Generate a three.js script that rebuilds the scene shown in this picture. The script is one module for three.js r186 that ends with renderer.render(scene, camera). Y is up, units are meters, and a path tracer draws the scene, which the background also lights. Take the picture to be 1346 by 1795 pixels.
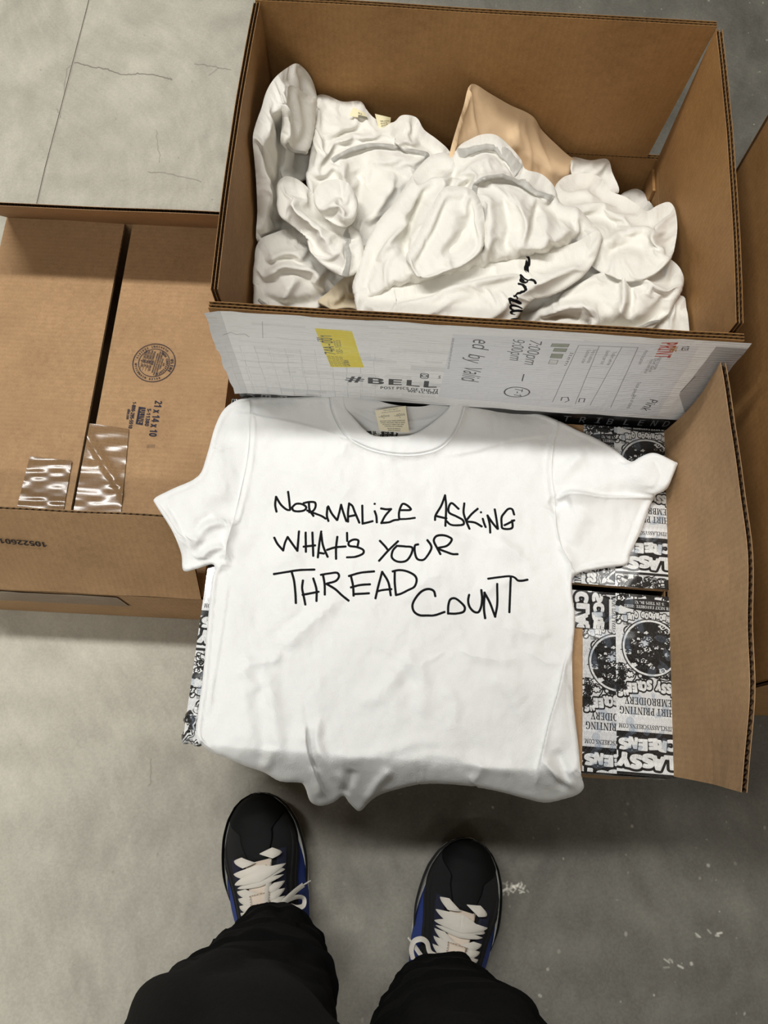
import * as THREE from 'three';
import { RectAreaLightUniformsLib } from 'three/addons/lights/RectAreaLightUniformsLib.js';
import { mergeGeometries } from 'three/addons/utils/BufferGeometryUtils.js';
import { RoundedBoxGeometry } from 'three/addons/geometries/RoundedBoxGeometry.js';

// ---------------------------------------------------------------- camera, exposure, lamps
const scene = new THREE.Scene();
scene.background = new THREE.Color(0x050505);
const EYE = 1.2, FPX = 1474.06, TILT = 0.3105, ROLL = 0.0117;   // metres above floor, focal length in pixels, tilt away from straight down
const camera = new THREE.PerspectiveCamera(2 * Math.atan(897.5 / FPX) * 180 / Math.PI, 1346 / 1795, 0.02, 40);
camera.position.set(0, EYE, 0);
{
  const c = Math.cos(TILT), s = Math.sin(TILT);
  const m = new THREE.Matrix4().makeBasis(new THREE.Vector3(1, 0, 0), new THREE.Vector3(0, s, -c), new THREE.Vector3(0, c, s));
  m.multiply(new THREE.Matrix4().makeRotationZ(ROLL));
  camera.quaternion.setFromRotationMatrix(m);
}
scene.add(camera);
const renderer = new THREE.WebGLRenderer({ antialias: true });
renderer.toneMapping = THREE.LinearToneMapping;
renderer.toneMappingExposure = 1.3;
renderer.shadowMap.enabled = true;
renderer.shadowMap.type = THREE.PCFSoftShadowMap;
RectAreaLightUniformsLib.init();
// strip lamps under the ceiling: [x, forward, length, brightness, which]
const LAMP_HEIGHT = 4.6;
const LAMPS = [[-1.95, 1.4, 1.4, 68, 'left of the row in front'], [-0.4, 1.4, 1.4, 56, 'middle of the row in front'], [1.2, 1.4, 1.4, 10, 'right of the row in front'],
  [-2.5, -2.6, 1.4, 34, 'left of the row behind'], [-0.75, -2.6, 1.4, 30, 'middle of the row behind'], [1.2, -2.6, 1.4, 8, 'right of the row behind']];

// ---------------------------------------------------------------- small helpers
const V = (x, y, z) => new THREE.Vector3(x, y, z);
const lerp = (a, b, t) => a + (b - a) * t, clamp = (x, a = 0, b = 1) => Math.min(b, Math.max(a, x));
const smooth = (a, b, x) => { const t = clamp((x - a) / (b - a)); return t * t * (3 - 2 * t); };
function rng(seed) { let s = seed >>> 0; return () => { s = (s + 0x6d2b79f5) >>> 0; let t = Math.imul(s ^ (s >>> 15), 1 | s); t = (t + Math.imul(t ^ (t >>> 7), 61 | t)) ^ t; return ((t ^ (t >>> 14)) >>> 0) / 4294967296; }; }
const NT = 256, NTAB = new Float32Array(NT * NT); { const r = rng(77); for (let i = 0; i < NT * NT; i++) NTAB[i] = r(); }
function noise(x, y) {                      // value noise 0..1, period 256
  const ix = Math.floor(x), iy = Math.floor(y); let fx = x - ix, fy = y - iy;
  fx = fx * fx * (3 - 2 * fx); fy = fy * fy * (3 - 2 * fy);
  const x0 = ix & 255, x1 = (ix + 1) & 255, y0 = (iy & 255) << 8, y1 = ((iy + 1) & 255) << 8;
  const a = NTAB[y0 + x0], b = NTAB[y0 + x1], c = NTAB[y1 + x0], d = NTAB[y1 + x1];
  return a + (b - a) * fx + (c - a + (a - b - c + d) * fx) * fy;
}
const fbm = (x, y, n = 4) => { let s = 0, a = 0.5, t = 0; for (let i = 0; i < n; i++) { s += a * noise(x, y); t += a; a *= 0.5; x = x * 2.03 + 17.3; y = y * 2.03 + 5.1; } return s / t; };
const used = new Map();
function numbered(n) { const k = used.get(n) ?? 0; used.set(n, k + 1); return k ? n + '_' + String(k).padStart(3, '0') : n; }
function tag(o, label, category, group) { o.userData = { label, category }; if (group) o.userData.group = group; return o; }
function mesh(name, geo, mat, parent = scene) {
  const m = new THREE.Mesh(geo, mat); m.name = numbered(name); m.castShadow = m.receiveShadow = true; parent.add(m); return m;
}
function thing(name, label, category, pos = [0, 0, 0], turn = 0, group) {
  const o = new THREE.Group(); o.name = numbered(name); o.position.set(...pos); o.rotation.y = turn; tag(o, label, category, group); scene.add(o); return o;
}
function part(name, parent) { const o = new THREE.Group(); o.name = numbered(name); parent.add(o); return o; }

// a traced point of the photograph placed at its real height above the floor
function rayOf(px, py) {
  let x = (px - 673) / FPX, y = -(py - 897.5) / FPX; const c = Math.cos(ROLL), s = Math.sin(ROLL);
  [x, y] = [c * x - s * y, s * x + c * y];
  return V(x, -(Math.cos(TILT) - y * Math.sin(TILT)), -(Math.sin(TILT) + y * Math.cos(TILT)));
}
function P(px, py, h) { const r = rayOf(px, py); return r.multiplyScalar((h - EYE) / r.y).add(V(0, EYE, 0)); }

// ---------------------------------------------------------------- textures
function dataTexture(n, fn, srgb = true, m = n) {
  const d = new Uint8Array(n * m * 4);
  for (let y = 0, i = 0; y < m; y++) for (let x = 0; x < n; x++, i += 4) { const c = fn(x / n, y / m, x, y); d[i] = clamp(c[0], 0, 255); d[i + 1] = clamp(c[1], 0, 255); d[i + 2] = clamp(c[2], 0, 255); d[i + 3] = 255; }
  const t = new THREE.DataTexture(d, n, m); t.wrapS = t.wrapT = THREE.RepeatWrapping; t.magFilter = THREE.LinearFilter; t.minFilter = THREE.LinearMipmapLinearFilter; t.generateMipmaps = true;
  if (srgb) t.colorSpace = THREE.SRGBColorSpace; t.needsUpdate = true; return t;
}
function tiled(t, sx, sy = sx) { const c = t.clone(); c.repeat.set(1 / sx, 1 / sy); c.needsUpdate = true; return c; }
function canvasTexture(c, srgb = true) { const t = new THREE.CanvasTexture(c); if (srgb) t.colorSpace = THREE.SRGBColorSpace; t.anisotropy = 8; return t; }
function canvas(w, h, fill) { const c = document.createElement('canvas'); c.width = w; c.height = h; const g = c.getContext('2d'); if (fill) { g.fillStyle = fill; g.fillRect(0, 0, w, h); } return [c, g]; }
// tileable noise: blend of two shifted copies
const tn = (u, v, f) => noise(u * f % f, v * f % f);
const wrapNoise = (u, v, f) => { const a = noise(u * f, v * f), b = noise(u * f - f, v * f), c = noise(u * f, v * f - f), d = noise(u * f - f, v * f - f); const x = smooth(0.7, 1, u), y = smooth(0.7, 1, v); return lerp(lerp(a, b, x), lerp(c, d, x), y); };

function kraftTexture(r, g, b, flute, seed) {        // 0.26 m tile: fibres, blotches, faint washboard of the flutes (along v)
  const rr = rng(seed), n = 512, spec = new Float32Array(n * n);
  for (let k = 0; k < 5200; k++) {
    let x = rr() * n, y = rr() * n, a = rr() * 6.283, L = 2 + rr() * 7, v = (rr() < 0.55 ? -1 : 1) * (4 + rr() * 11);
    for (let s = 0; s < L; s++) { spec[((y | 0) & 511) * n + ((x | 0) & 511)] += v; x += Math.cos(a); y += Math.sin(a); a += (rr() - 0.5) * 0.4; }
  }
  return dataTexture(n, (u, v, x, y) => {
    const f = flute * Math.sin(u * 2 * Math.PI * 40) * (0.4 + wrapNoise(u, v, 6)) + (wrapNoise(u, v, 5) - 0.5) * 16 + (wrapNoise(u, v, 40) - 0.5) * 10 + (wrapNoise(u, v * 0.999, 140) - 0.5) * 9 + spec[y * n + x] * 0.8;
    return [r + f, g + f * 0.9, b + f * 0.75];
  });
}
const T = {};
T.kraft = kraftTexture(165, 131, 93, 2.2, 5);
T.kraftIn = kraftTexture(153, 113, 65, 1.8, 9);
T.cloth = dataTexture(512, (u, v, x, y) => {          // knitted cotton: fine wales, pilling and soft crumple
  const k = 128 + 16 * Math.sin(u * 2 * Math.PI * 128) * Math.sin(v * 2 * Math.PI * 128) + (wrapNoise(u, v, 200) - 0.5) * 40 + (wrapNoise(u, v, 24) - 0.5) * 70 + (wrapNoise(u, v, 9) - 0.5) * 90;
  return [k, k, k];
}, false);
T.grain = dataTexture(512, (u, v) => { const k = 128 + (wrapNoise(u, v, 180) - 0.5) * 120 + (wrapNoise(u, v, 60) - 0.5) * 60; return [k, k, k]; }, false);
T.film = dataTexture(512, (u, v) => {                 // wrinkled tape film
  const w = Math.abs(wrapNoise(u, v, 7) - 0.5) + 0.5 * Math.abs(wrapNoise(u, v, 22) - 0.5); const k = 60 + 260 * w + 26 * Math.sin(v * 2 * Math.PI * 20 + 5 * wrapNoise(u, v, 5)); return [k, k, k];
}, false);
const M = {};
const std = (o) => new THREE.MeshStandardMaterial({ side: THREE.DoubleSide, ...o });
const phys = (o) => new THREE.MeshPhysicalMaterial({ side: THREE.DoubleSide, ...o });
M.kraft = std({ map: tiled(T.kraft, 0.26), roughness: 0.78, bumpMap: tiled(T.grain, 0.12), bumpScale: 0.00015 });
M.kraftIn = std({ map: tiled(T.kraftIn, 0.26), roughness: 0.72, bumpMap: tiled(T.grain, 0.12), bumpScale: 0.00015 });
M.kraftDark = std({ map: tiled(T.kraftIn, 0.26), color: 0xc9b79a, roughness: 0.8 });
M.cotton = phys({ color: new THREE.Color(0.80, 0.80, 0.785), roughness: 0.95, bumpMap: tiled(T.cloth, 0.14), bumpScale: 0.0012, sheen: 0.2, sheenRoughness: 0.7, specularIntensity: 0.3 });
M.cottonWarm = phys({ color: new THREE.Color(0.80, 0.775, 0.71), roughness: 0.95, bumpMap: tiled(T.cloth, 0.11), bumpScale: 0.0012, specularIntensity: 0.3 });
M.cream = phys({ color: new THREE.Color(0.66, 0.56, 0.40), roughness: 0.95, bumpMap: tiled(T.cloth, 0.12), bumpScale: 0.0008, specularIntensity: 0.3 });
M.beige = phys({ color: new THREE.Color(0.72, 0.52, 0.32), roughness: 0.95, bumpMap: tiled(T.cloth, 0.12), bumpScale: 0.0006, specularIntensity: 0.3 });
M.clear = phys({ map: tiled(T.kraft, 0.26), color: 0xf4f2ee, roughness: 0.45, clearcoat: 0.7, clearcoatRoughness: 0.17, bumpMap: tiled(T.film, 0.09, 0.06), bumpScale: 0.0008 });
M.medium = std({ color: 0x4e3721, roughness: 0.9 });
M.black = std({ color: 0x0b0b0c, roughness: 0.5 });

// ---------------------------------------------------------------- geometry helpers
function gridGeo(nu, nv, f, close = false) {          // f(u, v) -> Vector3, u across, v along
  const pos = [], uv = [], idx = [];
  for (let j = 0; j <= nv; j++) for (let i = 0; i <= nu; i++) { const p = f(i / nu, j / nv); pos.push(p.x, p.y, p.z); uv.push(i / nu, j / nv); }
  for (let j = 0; j < nv; j++) for (let i = 0; i < nu; i++) { const a = j * (nu + 1) + i, b = a + 1, c = a + nu + 1, d = c + 1; idx.push(a, b, d, a, d, c); }
  const g = new THREE.BufferGeometry(); g.setAttribute('position', new THREE.Float32BufferAttribute(pos, 3)); g.setAttribute('uv', new THREE.Float32BufferAttribute(uv, 2)); g.setIndex(idx); g.computeVertexNormals();
  if (close) { const n = g.attributes.normal; for (let j = 0; j <= nv; j++) { const a = j * (nu + 1), b = a + nu; const x = n.getX(a) + n.getX(b), y = n.getY(a) + n.getY(b), z = n.getZ(a) + n.getZ(b), l = Math.hypot(x, y, z) || 1; n.setXYZ(a, x / l, y / l, z / l); n.setXYZ(b, x / l, y / l, z / l); } }
  return g;
}
function slab(w, h, t, nx, ny) {                      // thin subdivided box in x,y with uv in metres
  const g = new THREE.BoxGeometry(w, h, t, nx, ny, 1), p = g.attributes.position, uv = g.attributes.uv;
  for (let i = 0; i < p.count; i++) uv.setXY(i, p.getX(i), p.getY(i));
  return g;
}
// corrugated board: x in +-L/2, y in 0..H, thickness t along z; one or two fluted sheets between liners; flutes run along y
function board(L, H, t, sheets = 1, warp, pitch = 0.0075) {
  const liner = 0.0005, out = [], nx = 28, ny = 8, gap = (t - liner) / sheets;
  for (let k = 0; k <= sheets; k++) { const g = slab(L, H, liner, nx, ny); g.translate(0, H / 2, -t / 2 + liner / 2 + k * gap); out.push(g); }
  for (let k = 0; k < sheets; k++) {
    const p = pitch * (k ? 0.72 : 1), n = Math.round(L / p) * 8, zc = -t / 2 + liner / 2 + (k + 0.5) * gap, amp = gap / 2 - liner * 0.5;
    const g = gridGeo(n, ny, (u, v) => V((u - 0.5) * L, v * (H - 0.0008), zc + amp * Math.sin(u * n / 8 * 2 * Math.PI) * 0.98));
    const uv = g.attributes.uv; for (let i = 0; i < uv.count; i++) uv.setXY(i, uv.getX(i) * L, uv.getY(i) * H);
    out.push(g);
  }
  const parts = out.map((o) => o.toNonIndexed()), g = mergeGeometries([mergeGeometries(parts.slice(0, sheets + 1)), sheets > 1 ? mergeGeometries(parts.slice(sheets + 1)) : parts[sheets + 1]], true);
  if (warp) { const q = g.attributes.position, v = V(0, 0, 0); for (let i = 0; i < q.count; i++) { v.fromBufferAttribute(q, i); warp(v); q.setXYZ(i, v.x, v.y, v.z); } }
  g.computeVertexNormals(); return g;
}
const sdSeg = (px, py, a, b) => { const dx = b[0] - a[0], dy = b[1] - a[1], t = clamp(((px - a[0]) * dx + (py - a[1]) * dy) / (dx * dx + dy * dy || 1)); return [Math.hypot(px - a[0] - t * dx, py - a[1] - t * dy), t]; };
function rounded(pts, k = 5, closed = true) {         // smooth curve through traced points
  const c = new THREE.CatmullRomCurve3(pts.map((p) => V(p[0], p[1], 0)), closed, 'centripetal');
  return c.getPoints(pts.length * k).map((p) => [p.x, p.y]);
}
function polygon(pts, k = 5) {                        // signed distance, positive inside
  const q = k > 1 ? rounded(pts, k) : pts.concat([pts[0]]), xs = q.map((p) => p[0]), ys = q.map((p) => p[1]);
  const box = [Math.min(...xs), Math.min(...ys), Math.max(...xs), Math.max(...ys)];
  const f = (x, y) => {
    if (x < box[0] - 60 || x > box[2] + 60 || y < box[1] - 60 || y > box[3] + 60) return -60;
    let d = 1e18, ins = false;
    for (let i = 0; i < q.length - 1; i++) {
      const a = q[i], b = q[i + 1], dx = b[0] - a[0], dy = b[1] - a[1], t = clamp(((x - a[0]) * dx + (y - a[1]) * dy) / (dx * dx + dy * dy || 1)), ex = x - a[0] - t * dx, ey = y - a[1] - t * dy, e = ex * ex + ey * ey;
      if (e < d) d = e;
      if ((a[1] > y) !== (b[1] > y) && x < a[0] + (y - a[1]) / (b[1] - a[1]) * dx) ins = !ins;
    }
    d = Math.sqrt(d); return ins ? d : -d;
  };
  f.box = box; return f;
}
// a fold of cloth along a traced line: rounded ridge (or valley), or 'step', one edge of cloth lying over the next
function fold(pts, w, mm, kind) {
  const q = pts.length > 2 ? rounded(pts, 4, false) : pts, len = [0]; for (let i = 1; i < q.length; i++) len.push(len[i - 1] + Math.hypot(q[i][0] - q[i - 1][0], q[i][1] - q[i - 1][1]));
  const total = len[len.length - 1], xs = q.map((p) => p[0]), ys = q.map((p) => p[1]), R = kind === 'step' ? w * 9 : w * 2.6;
  const box = [Math.min(...xs) - R, Math.min(...ys) - R, Math.max(...xs) + R, Math.max(...ys) + R], amp = mm / 1000;
  return (x, y) => {
    if (x < box[0] || x > box[2] || y < box[1] || y > box[3]) return 0;
    let d = 1e9, at = 0, side = 1;
    for (let i = 0; i < q.length - 1; i++) { const [e, t] = sdSeg(x, y, q[i], q[i + 1]); if (e < d) { d = e; at = lerp(len[i], len[i + 1], t); side = Math.sign((q[i + 1][0] - q[i][0]) * (y - q[i][1]) - (q[i + 1][1] - q[i][1]) * (x - q[i][0])) || 1; } }
    const s = at / total, ends = smooth(0, 0.22, s) * smooth(1, 0.78, s);
    if (kind === 'step') return amp * ends * (side > 0 ? Math.exp(-d / (3 * w)) : Math.exp(-((d / (0.35 * w)) ** 2)));
    return amp * ends * Math.exp(-((d / w) ** 2));
  };
}
// cloth whose outline is traced from the photograph and whose height is computed: one surface, boundary exact
function sheet(inside, box, step, height) {
  const x0 = box[0] - step, y0 = box[1] - step, nx = Math.ceil((box[2] - box[0]) / step) + 2, ny = Math.ceil((box[3] - box[1]) / step) + 2, W = nx + 1;
  const sd = new Float32Array(W * (ny + 1)), id = new Int32Array(W * (ny + 1)).fill(-1), pos = [], uv = [], idx = [], px = [], cut = new Map();
  for (let j = 0; j <= ny; j++) for (let i = 0; i <= nx; i++) sd[j * W + i] = inside(x0 + i * step, y0 + j * step);
  const add = (x, y, d) => { const p = P(x, y, height(x, y, Math.max(0, d))); pos.push(p.x, p.y, p.z); uv.push(p.x, -p.z); px.push(x, y); return pos.length / 3 - 1; };
  const node = (k) => { if (id[k] < 0) id[k] = add(x0 + (k % W) * step, y0 + Math.floor(k / W) * step, sd[k]); return id[k]; };
  const edge = (a, b) => { const key = a < b ? a * 4 + (b - a === 1 ? 0 : 1) : b * 4 + (a - b === 1 ? 0 : 1); if (!cut.has(key)) { const t = sd[a] / (sd[a] - sd[b]); const ax = a % W, ay = Math.floor(a / W), bx = b % W, by = Math.floor(b / W); cut.set(key, add(x0 + lerp(ax, bx, t) * step, y0 + lerp(ay, by, t) * step, 0)); } return cut.get(key); };
  for (let j = 0; j < ny; j++) for (let i = 0; i < nx; i++) {
    const k = j * W + i, c = [k, k + W, k + W + 1, k + 1], poly = [];
    for (let e = 0; e < 4; e++) { const a = c[e], b = c[(e + 1) % 4]; if (sd[a] > 0) poly.push(node(a)); if ((sd[a] > 0) !== (sd[b] > 0)) poly.push(edge(a, b)); }
    for (let e = 1; e + 1 < poly.length; e++) idx.push(poly[0], poly[e], poly[e + 1]);
  }
  const g = new THREE.BufferGeometry(); g.setAttribute('position', new THREE.Float32BufferAttribute(pos, 3)); g.setAttribute('uv', new THREE.Float32BufferAttribute(uv, 2)); g.setIndex(idx); g.computeVertexNormals(); g.userData.rim = [...cut.values()]; g.userData.px = px; return g;
}
const dome = (d, r) => { const t = clamp(d / r); return Math.sqrt(1 - (1 - t) * (1 - t)); };
// cloth with a little more cloth than room: its edges are held where they were traced and the rest buckles into folds
function buckle(g, { more = [1.15, 1.08], angle = 0.6, steps = 160, stiff = 0.25, weight = 0.00002, sink = 0.012, loose, seed = 1 }) {
  const p = g.attributes.position.array, n = p.length / 3, idx = g.index.array, held = new Uint8Array(n), low = new Float32Array(n), r = rng(seed), edges = new Map(), E = [];
  for (const i of g.userData.rim) held[i] = loose && loose(p[3 * i], -p[3 * i + 2]) ? 0 : 1;
  for (let i = 0; i < n; i++) low[i] = p[3 * i + 1] - sink;
  const key = (a, b) => (a < b ? a * n + b : b * n + a);
  for (let t = 0; t < idx.length; t += 3) for (let k = 0; k < 3; k++) { const a = idx[t + k], b = idx[t + (k + 1) % 3], c = idx[t + (k + 2) % 3], q = key(a, b); if (edges.has(q)) edges.get(q).push(c); else edges.set(q, [Math.min(a, b), Math.max(a, b), c]); }
  const ca = Math.cos(angle), sa = Math.sin(angle), rest = (a, b) => { const dx = p[3 * b] - p[3 * a], dy = p[3 * b + 1] - p[3 * a + 1], dz = p[3 * b + 2] - p[3 * a + 2], u = dx * ca + dz * sa, v = -dx * sa + dz * ca; return Math.sqrt(u * u * more[1] * more[1] + v * v * more[0] * more[0] + dy * dy); };
  const stretch = [], bend = [];
  for (const [a, b, c, d] of edges.values()) { stretch.push([a, b, rest(a, b)]); if (d !== undefined) bend.push([c, d, rest(c, d)]); }
  const A = Int32Array.from(stretch.flatMap((q) => [q[0], q[1]])), L = Float32Array.from(stretch.map((q) => q[2])), B = Int32Array.from(bend.flatMap((q) => [q[0], q[1]])), K = Float32Array.from(bend.map((q) => q[2])), old = Float32Array.from(p);
  const solve = (I, len, w) => { for (let k = 0; k < len.length; k++) { const a = I[2 * k], b = I[2 * k + 1], ha = held[a], hb = held[b]; if (ha && hb) continue; const dx = p[3 * b] - p[3 * a], dy = p[3 * b + 1] - p[3 * a + 1], dz = p[3 * b + 2] - p[3 * a + 2], l = Math.sqrt(dx * dx + dy * dy + dz * dz) || 1e-9, f = w * (l - len[k]) / l, fa = ha ? 0 : hb ? f : f / 2, fb = hb ? 0 : ha ? f : f / 2; p[3 * a] += dx * fa; p[3 * a + 1] += dy * fa; p[3 * a + 2] += dz * fa; p[3 * b] -= dx * fb; p[3 * b + 1] -= dy * fb; p[3 * b + 2] -= dz * fb; } };
  for (let s = 0; s < steps; s++) {
    for (let i = 0; i < n; i++) if (!held[i]) for (let c = 0; c < 3; c++) { const j = 3 * i + c, v = (p[j] - old[j]) * 0.86; old[j] = p[j]; p[j] += v - (c === 1 ? weight : 0); }
    for (let q = 0; q < 3; q++) { solve(A, L, 0.9); solve(B, K, stiff); }
    for (let i = 0; i < n; i++) if (p[3 * i + 1] < low[i]) p[3 * i + 1] = low[i];
  }
  const m = new Float32Array(p.length), cnt = new Uint8Array(n);       // one light smoothing pass
  for (let k = 0; k < L.length; k++) { const a = A[2 * k], b = A[2 * k + 1]; cnt[a]++; cnt[b]++; for (let c = 0; c < 3; c++) { m[3 * a + c] += p[3 * b + c]; m[3 * b + c] += p[3 * a + c]; } }
  for (let i = 0; i < n; i++) if (!held[i]) for (let c = 0; c < 3; c++) p[3 * i + c] = lerp(p[3 * i + c], m[3 * i + c] / cnt[i], 0.4);
  g.attributes.position.needsUpdate = true; g.computeVertexNormals(); return g;
}
function patch(q, hs, bend = 0, n = 10) {             // small four-cornered piece of cloth or paper: traced corners, a height for each
  return gridGeo(n, n, (u, v) => { const x = lerp(lerp(q[0][0], q[1][0], u), lerp(q[3][0], q[2][0], u), v), y = lerp(lerp(q[0][1], q[1][1], u), lerp(q[3][1], q[2][1], u), v); return P(x, y, lerp(lerp(hs[0], hs[1], u), lerp(hs[3], hs[2], u), v) + bend * Math.sin(u * Math.PI)); });
}
// a flat printed face in the scene: origin and two axes; traced points of the photograph are found on it
function face(origin, uAxis, vAxis, w, h, pxPerM) {
  const n = uAxis.clone().cross(vAxis), k = pxPerM;
  const uvOf = (px, py) => { const r = rayOf(px, py), t = origin.clone().sub(V(0, EYE, 0)).dot(n) / r.dot(n), q = r.multiplyScalar(t).add(V(0, EYE, 0)).sub(origin); return [q.dot(uAxis) * k, q.dot(vAxis) * k]; };
  return { uvOf, origin, uAxis, vAxis, w, h, size: [Math.round(w * k), Math.round(h * k)] };
}
function faceGeo(f, off, warp) {
  const n = f.vAxis.clone().cross(f.uAxis).normalize();
  const g = gridGeo(40, 16, (u, v) => { const p = f.origin.clone().addScaledVector(f.uAxis, u * f.w).addScaledVector(f.vAxis, v * f.h).addScaledVector(n, off + (warp ? warp(u, v) : 0)); return p; });
  const uv = g.attributes.uv; for (let i = 0; i < uv.count; i++) uv.setY(i, 1 - uv.getY(i));
  return g;
}
function textPx(g, f, str, p0, p1, size, font = 'bold sans-serif') {   // text from traced point p0 to p1; size = cap height in metres-scaled pixels
  const a = f.uvOf(...p0), b = f.uvOf(...p1), L = Math.hypot(b[0] - a[0], b[1] - a[1]);
  const [wt, fam] = font.includes(' ') ? [font.slice(0, font.lastIndexOf(' ')), font.slice(font.lastIndexOf(' ') + 1)] : ['', font];
  g.save(); g.translate(...a); g.rotate(Math.atan2(b[1] - a[1], b[0] - a[0])); g.font = `${wt} ${Math.round(size * 1.38)}px ${fam}`;
  g.textBaseline = 'alphabetic'; g.scale(L / g.measureText(str).width, 1); g.fillText(str, 0, 0); g.restore();
}
function linePx(g, f, pts, w) { g.lineWidth = w; g.lineCap = g.lineJoin = 'round'; g.beginPath(); pts.forEach((p, i) => { const q = f.uvOf(...p); i ? g.lineTo(...q) : g.moveTo(...q); }); g.stroke(); }
function polyPx(g, f, pts) { g.beginPath(); pts.forEach((p, i) => { const q = f.uvOf(...p); i ? g.lineTo(...q) : g.moveTo(...q); }); g.closePath(); g.fill(); }

// ---------------------------------------------------------------- the warehouse: floor, walls, ceiling, lamps
{
  const n = 2048, S = 2.2, X0 = -1.1, F0 = -0.55;                     // texture square on the floor in metres
  const [c, g] = canvas(n, n), im = g.createImageData(n, n), d = im.data, r = rng(3);
  for (let y = 0, i = 0; y < n; y++) for (let x = 0; x < n; x++, i += 4) {
    const X = X0 + x / n * S, F = F0 + (1 - y / n) * S;
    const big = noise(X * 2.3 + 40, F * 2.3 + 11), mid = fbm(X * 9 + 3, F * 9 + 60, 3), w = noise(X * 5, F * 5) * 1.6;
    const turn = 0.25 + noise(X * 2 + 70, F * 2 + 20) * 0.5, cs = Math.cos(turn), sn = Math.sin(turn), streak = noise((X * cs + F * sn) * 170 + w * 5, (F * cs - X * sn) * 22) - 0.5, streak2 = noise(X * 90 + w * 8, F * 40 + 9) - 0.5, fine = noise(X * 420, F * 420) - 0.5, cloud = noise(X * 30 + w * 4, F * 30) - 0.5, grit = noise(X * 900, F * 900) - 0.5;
    const t = smooth(-0.4, 0.42, X + (big - 0.5) * 0.3 + (mid - 0.5) * 0.2 + smooth(0.4, -0.3, F) * 0.22);   // polished patch to the right, plus shade painted in there and towards the feet
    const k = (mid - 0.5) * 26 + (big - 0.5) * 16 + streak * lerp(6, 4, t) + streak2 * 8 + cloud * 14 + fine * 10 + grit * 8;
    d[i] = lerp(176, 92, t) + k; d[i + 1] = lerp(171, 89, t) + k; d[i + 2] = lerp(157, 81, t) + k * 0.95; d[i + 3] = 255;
  }
  g.putImageData(im, 0, 0);
  const at = (px, py) => { const p = P(px, py, 0); return [(p.x - X0) / S * n, (1 - (-p.z - F0) / S) * n]; };
  const crack = (pts, w, a) => { g.strokeStyle = `rgba(96,90,80,${a})`; g.lineWidth = w; g.lineCap = 'round'; g.beginPath(); let prev = null; pts.forEach((p) => { const q = at(...p); if (prev) for (let k = 1; k <= 8; k++) g.lineTo(lerp(prev[0], q[0], k / 8) + (r() - 0.5) * 3, lerp(prev[1], q[1], k / 8) + (r() - 0.5) * 3); else g.moveTo(...q); prev = q; }); g.stroke(); };
  crack([[131, 110], [160, 117], [185, 121], [215, 131], [240, 129], [275, 132], [301, 139]], 1.8, 0.75); crack([[341, 112], [370, 116], [404, 122]], 1.4, 0.6); crack([[366, 132], [383, 120]], 1.2, 0.5);
  crack([[274, 228], [277, 255], [281, 285]], 1.2, 0.4); crack([[260, 301], [300, 305], [352, 318]], 1.5, 0.5); crack([[100, 190], [106, 205], [118, 120], [128, 112]], 1.4, 0.4);
  crack([[265, 1330], [262, 1378]], 1.2, 0.5); crack([[435, 1365], [438, 1395]], 1.0, 0.4);
  for (let k = 0; k < 900; k++) {                                      // pale chips and specks, mostly in the polished patch
    const X = lerp(-0.6, 0.8, Math.pow(r(), 0.55)), F = lerp(-0.45, 1.5, r()), a = 0.12 + r() * 0.4, s = 0.5 + r() * 1.6;
    g.fillStyle = `rgba(226,222,210,${a * (X > 0.1 ? 1 : 0.35)})`; g.beginPath(); g.ellipse((X - X0) / S * n, (1 - (F - F0) / S) * n, s, s * (0.5 + r()), r() * 3, 0, 6.3); g.fill();
  }
  for (const [px, py, m] of [[895, 1552, 14], [910, 1562, 9], [872, 1565, 8], [1240, 1640, 5], [1190, 1690, 6]]) for (let k = 0; k < m; k++) { const q = at(px + (r() - 0.5) * 42, py + (r() - 0.5) * 14); g.strokeStyle = `rgba(232,228,215,${0.3 + r() * 0.4})`; g.lineWidth = 1 + r() * 2; g.beginPath(); g.moveTo(...q); g.lineTo(q[0] + (r() - 0.5) * 14, q[1] + (r() - 0.5) * 9); g.stroke(); }
  for (let k = 0; k < 140; k++) { const X = lerp(-0.7, 0.7, r()), F = lerp(-0.4, 1.5, r()); g.fillStyle = `rgba(90,84,76,${0.1 + r() * 0.25})`; g.beginPath(); g.ellipse((X - X0) / S * n, (1 - (F - F0) / S) * n, 0.6 + r() * 2, 0.6 + r(), r() * 3, 0, 6.3); g.fill(); }
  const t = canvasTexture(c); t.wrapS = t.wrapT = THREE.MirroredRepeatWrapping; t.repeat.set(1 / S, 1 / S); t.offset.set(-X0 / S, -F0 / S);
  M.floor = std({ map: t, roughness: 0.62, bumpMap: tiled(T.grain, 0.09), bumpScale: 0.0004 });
  const floor = new THREE.Group(); floor.name = 'floor'; floor.userData.kind = 'structure'; scene.add(floor);
  const joint = (F) => -0.5912 + (F - 0.9407) * 0.07, far = 6.5, near = -4.5;   // the crooked joint between two pours
  const line = (side) => { const out = []; for (let k = 0; k <= 60; k++) { const F = lerp(near, far, k / 60); out.push([joint(F) + side * (0.0004 + 0.0008 * noise(F * 40, 3)) + 0.006 * (noise(F * 9, 8) - 0.5), F]); } return out; };
  for (const side of [-1, 1]) {
    const pts = line(side), s = new THREE.Shape(); s.moveTo(side * 5, near); s.lineTo(side * 5, far); pts.reverse().forEach((p) => s.lineTo(...p));
    const geo = new THREE.ExtrudeGeometry(s, { depth: 0.2, bevelEnabled: true, bevelSize: 0.0008, bevelThickness: 0.0008, bevelOffset: -0.0008, bevelSegments: 1 });
    geo.rotateX(-Math.PI / 2); geo.translate(0, -0.2008, 0); mesh('floor_slab', geo, M.floor, floor);
  }
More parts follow.
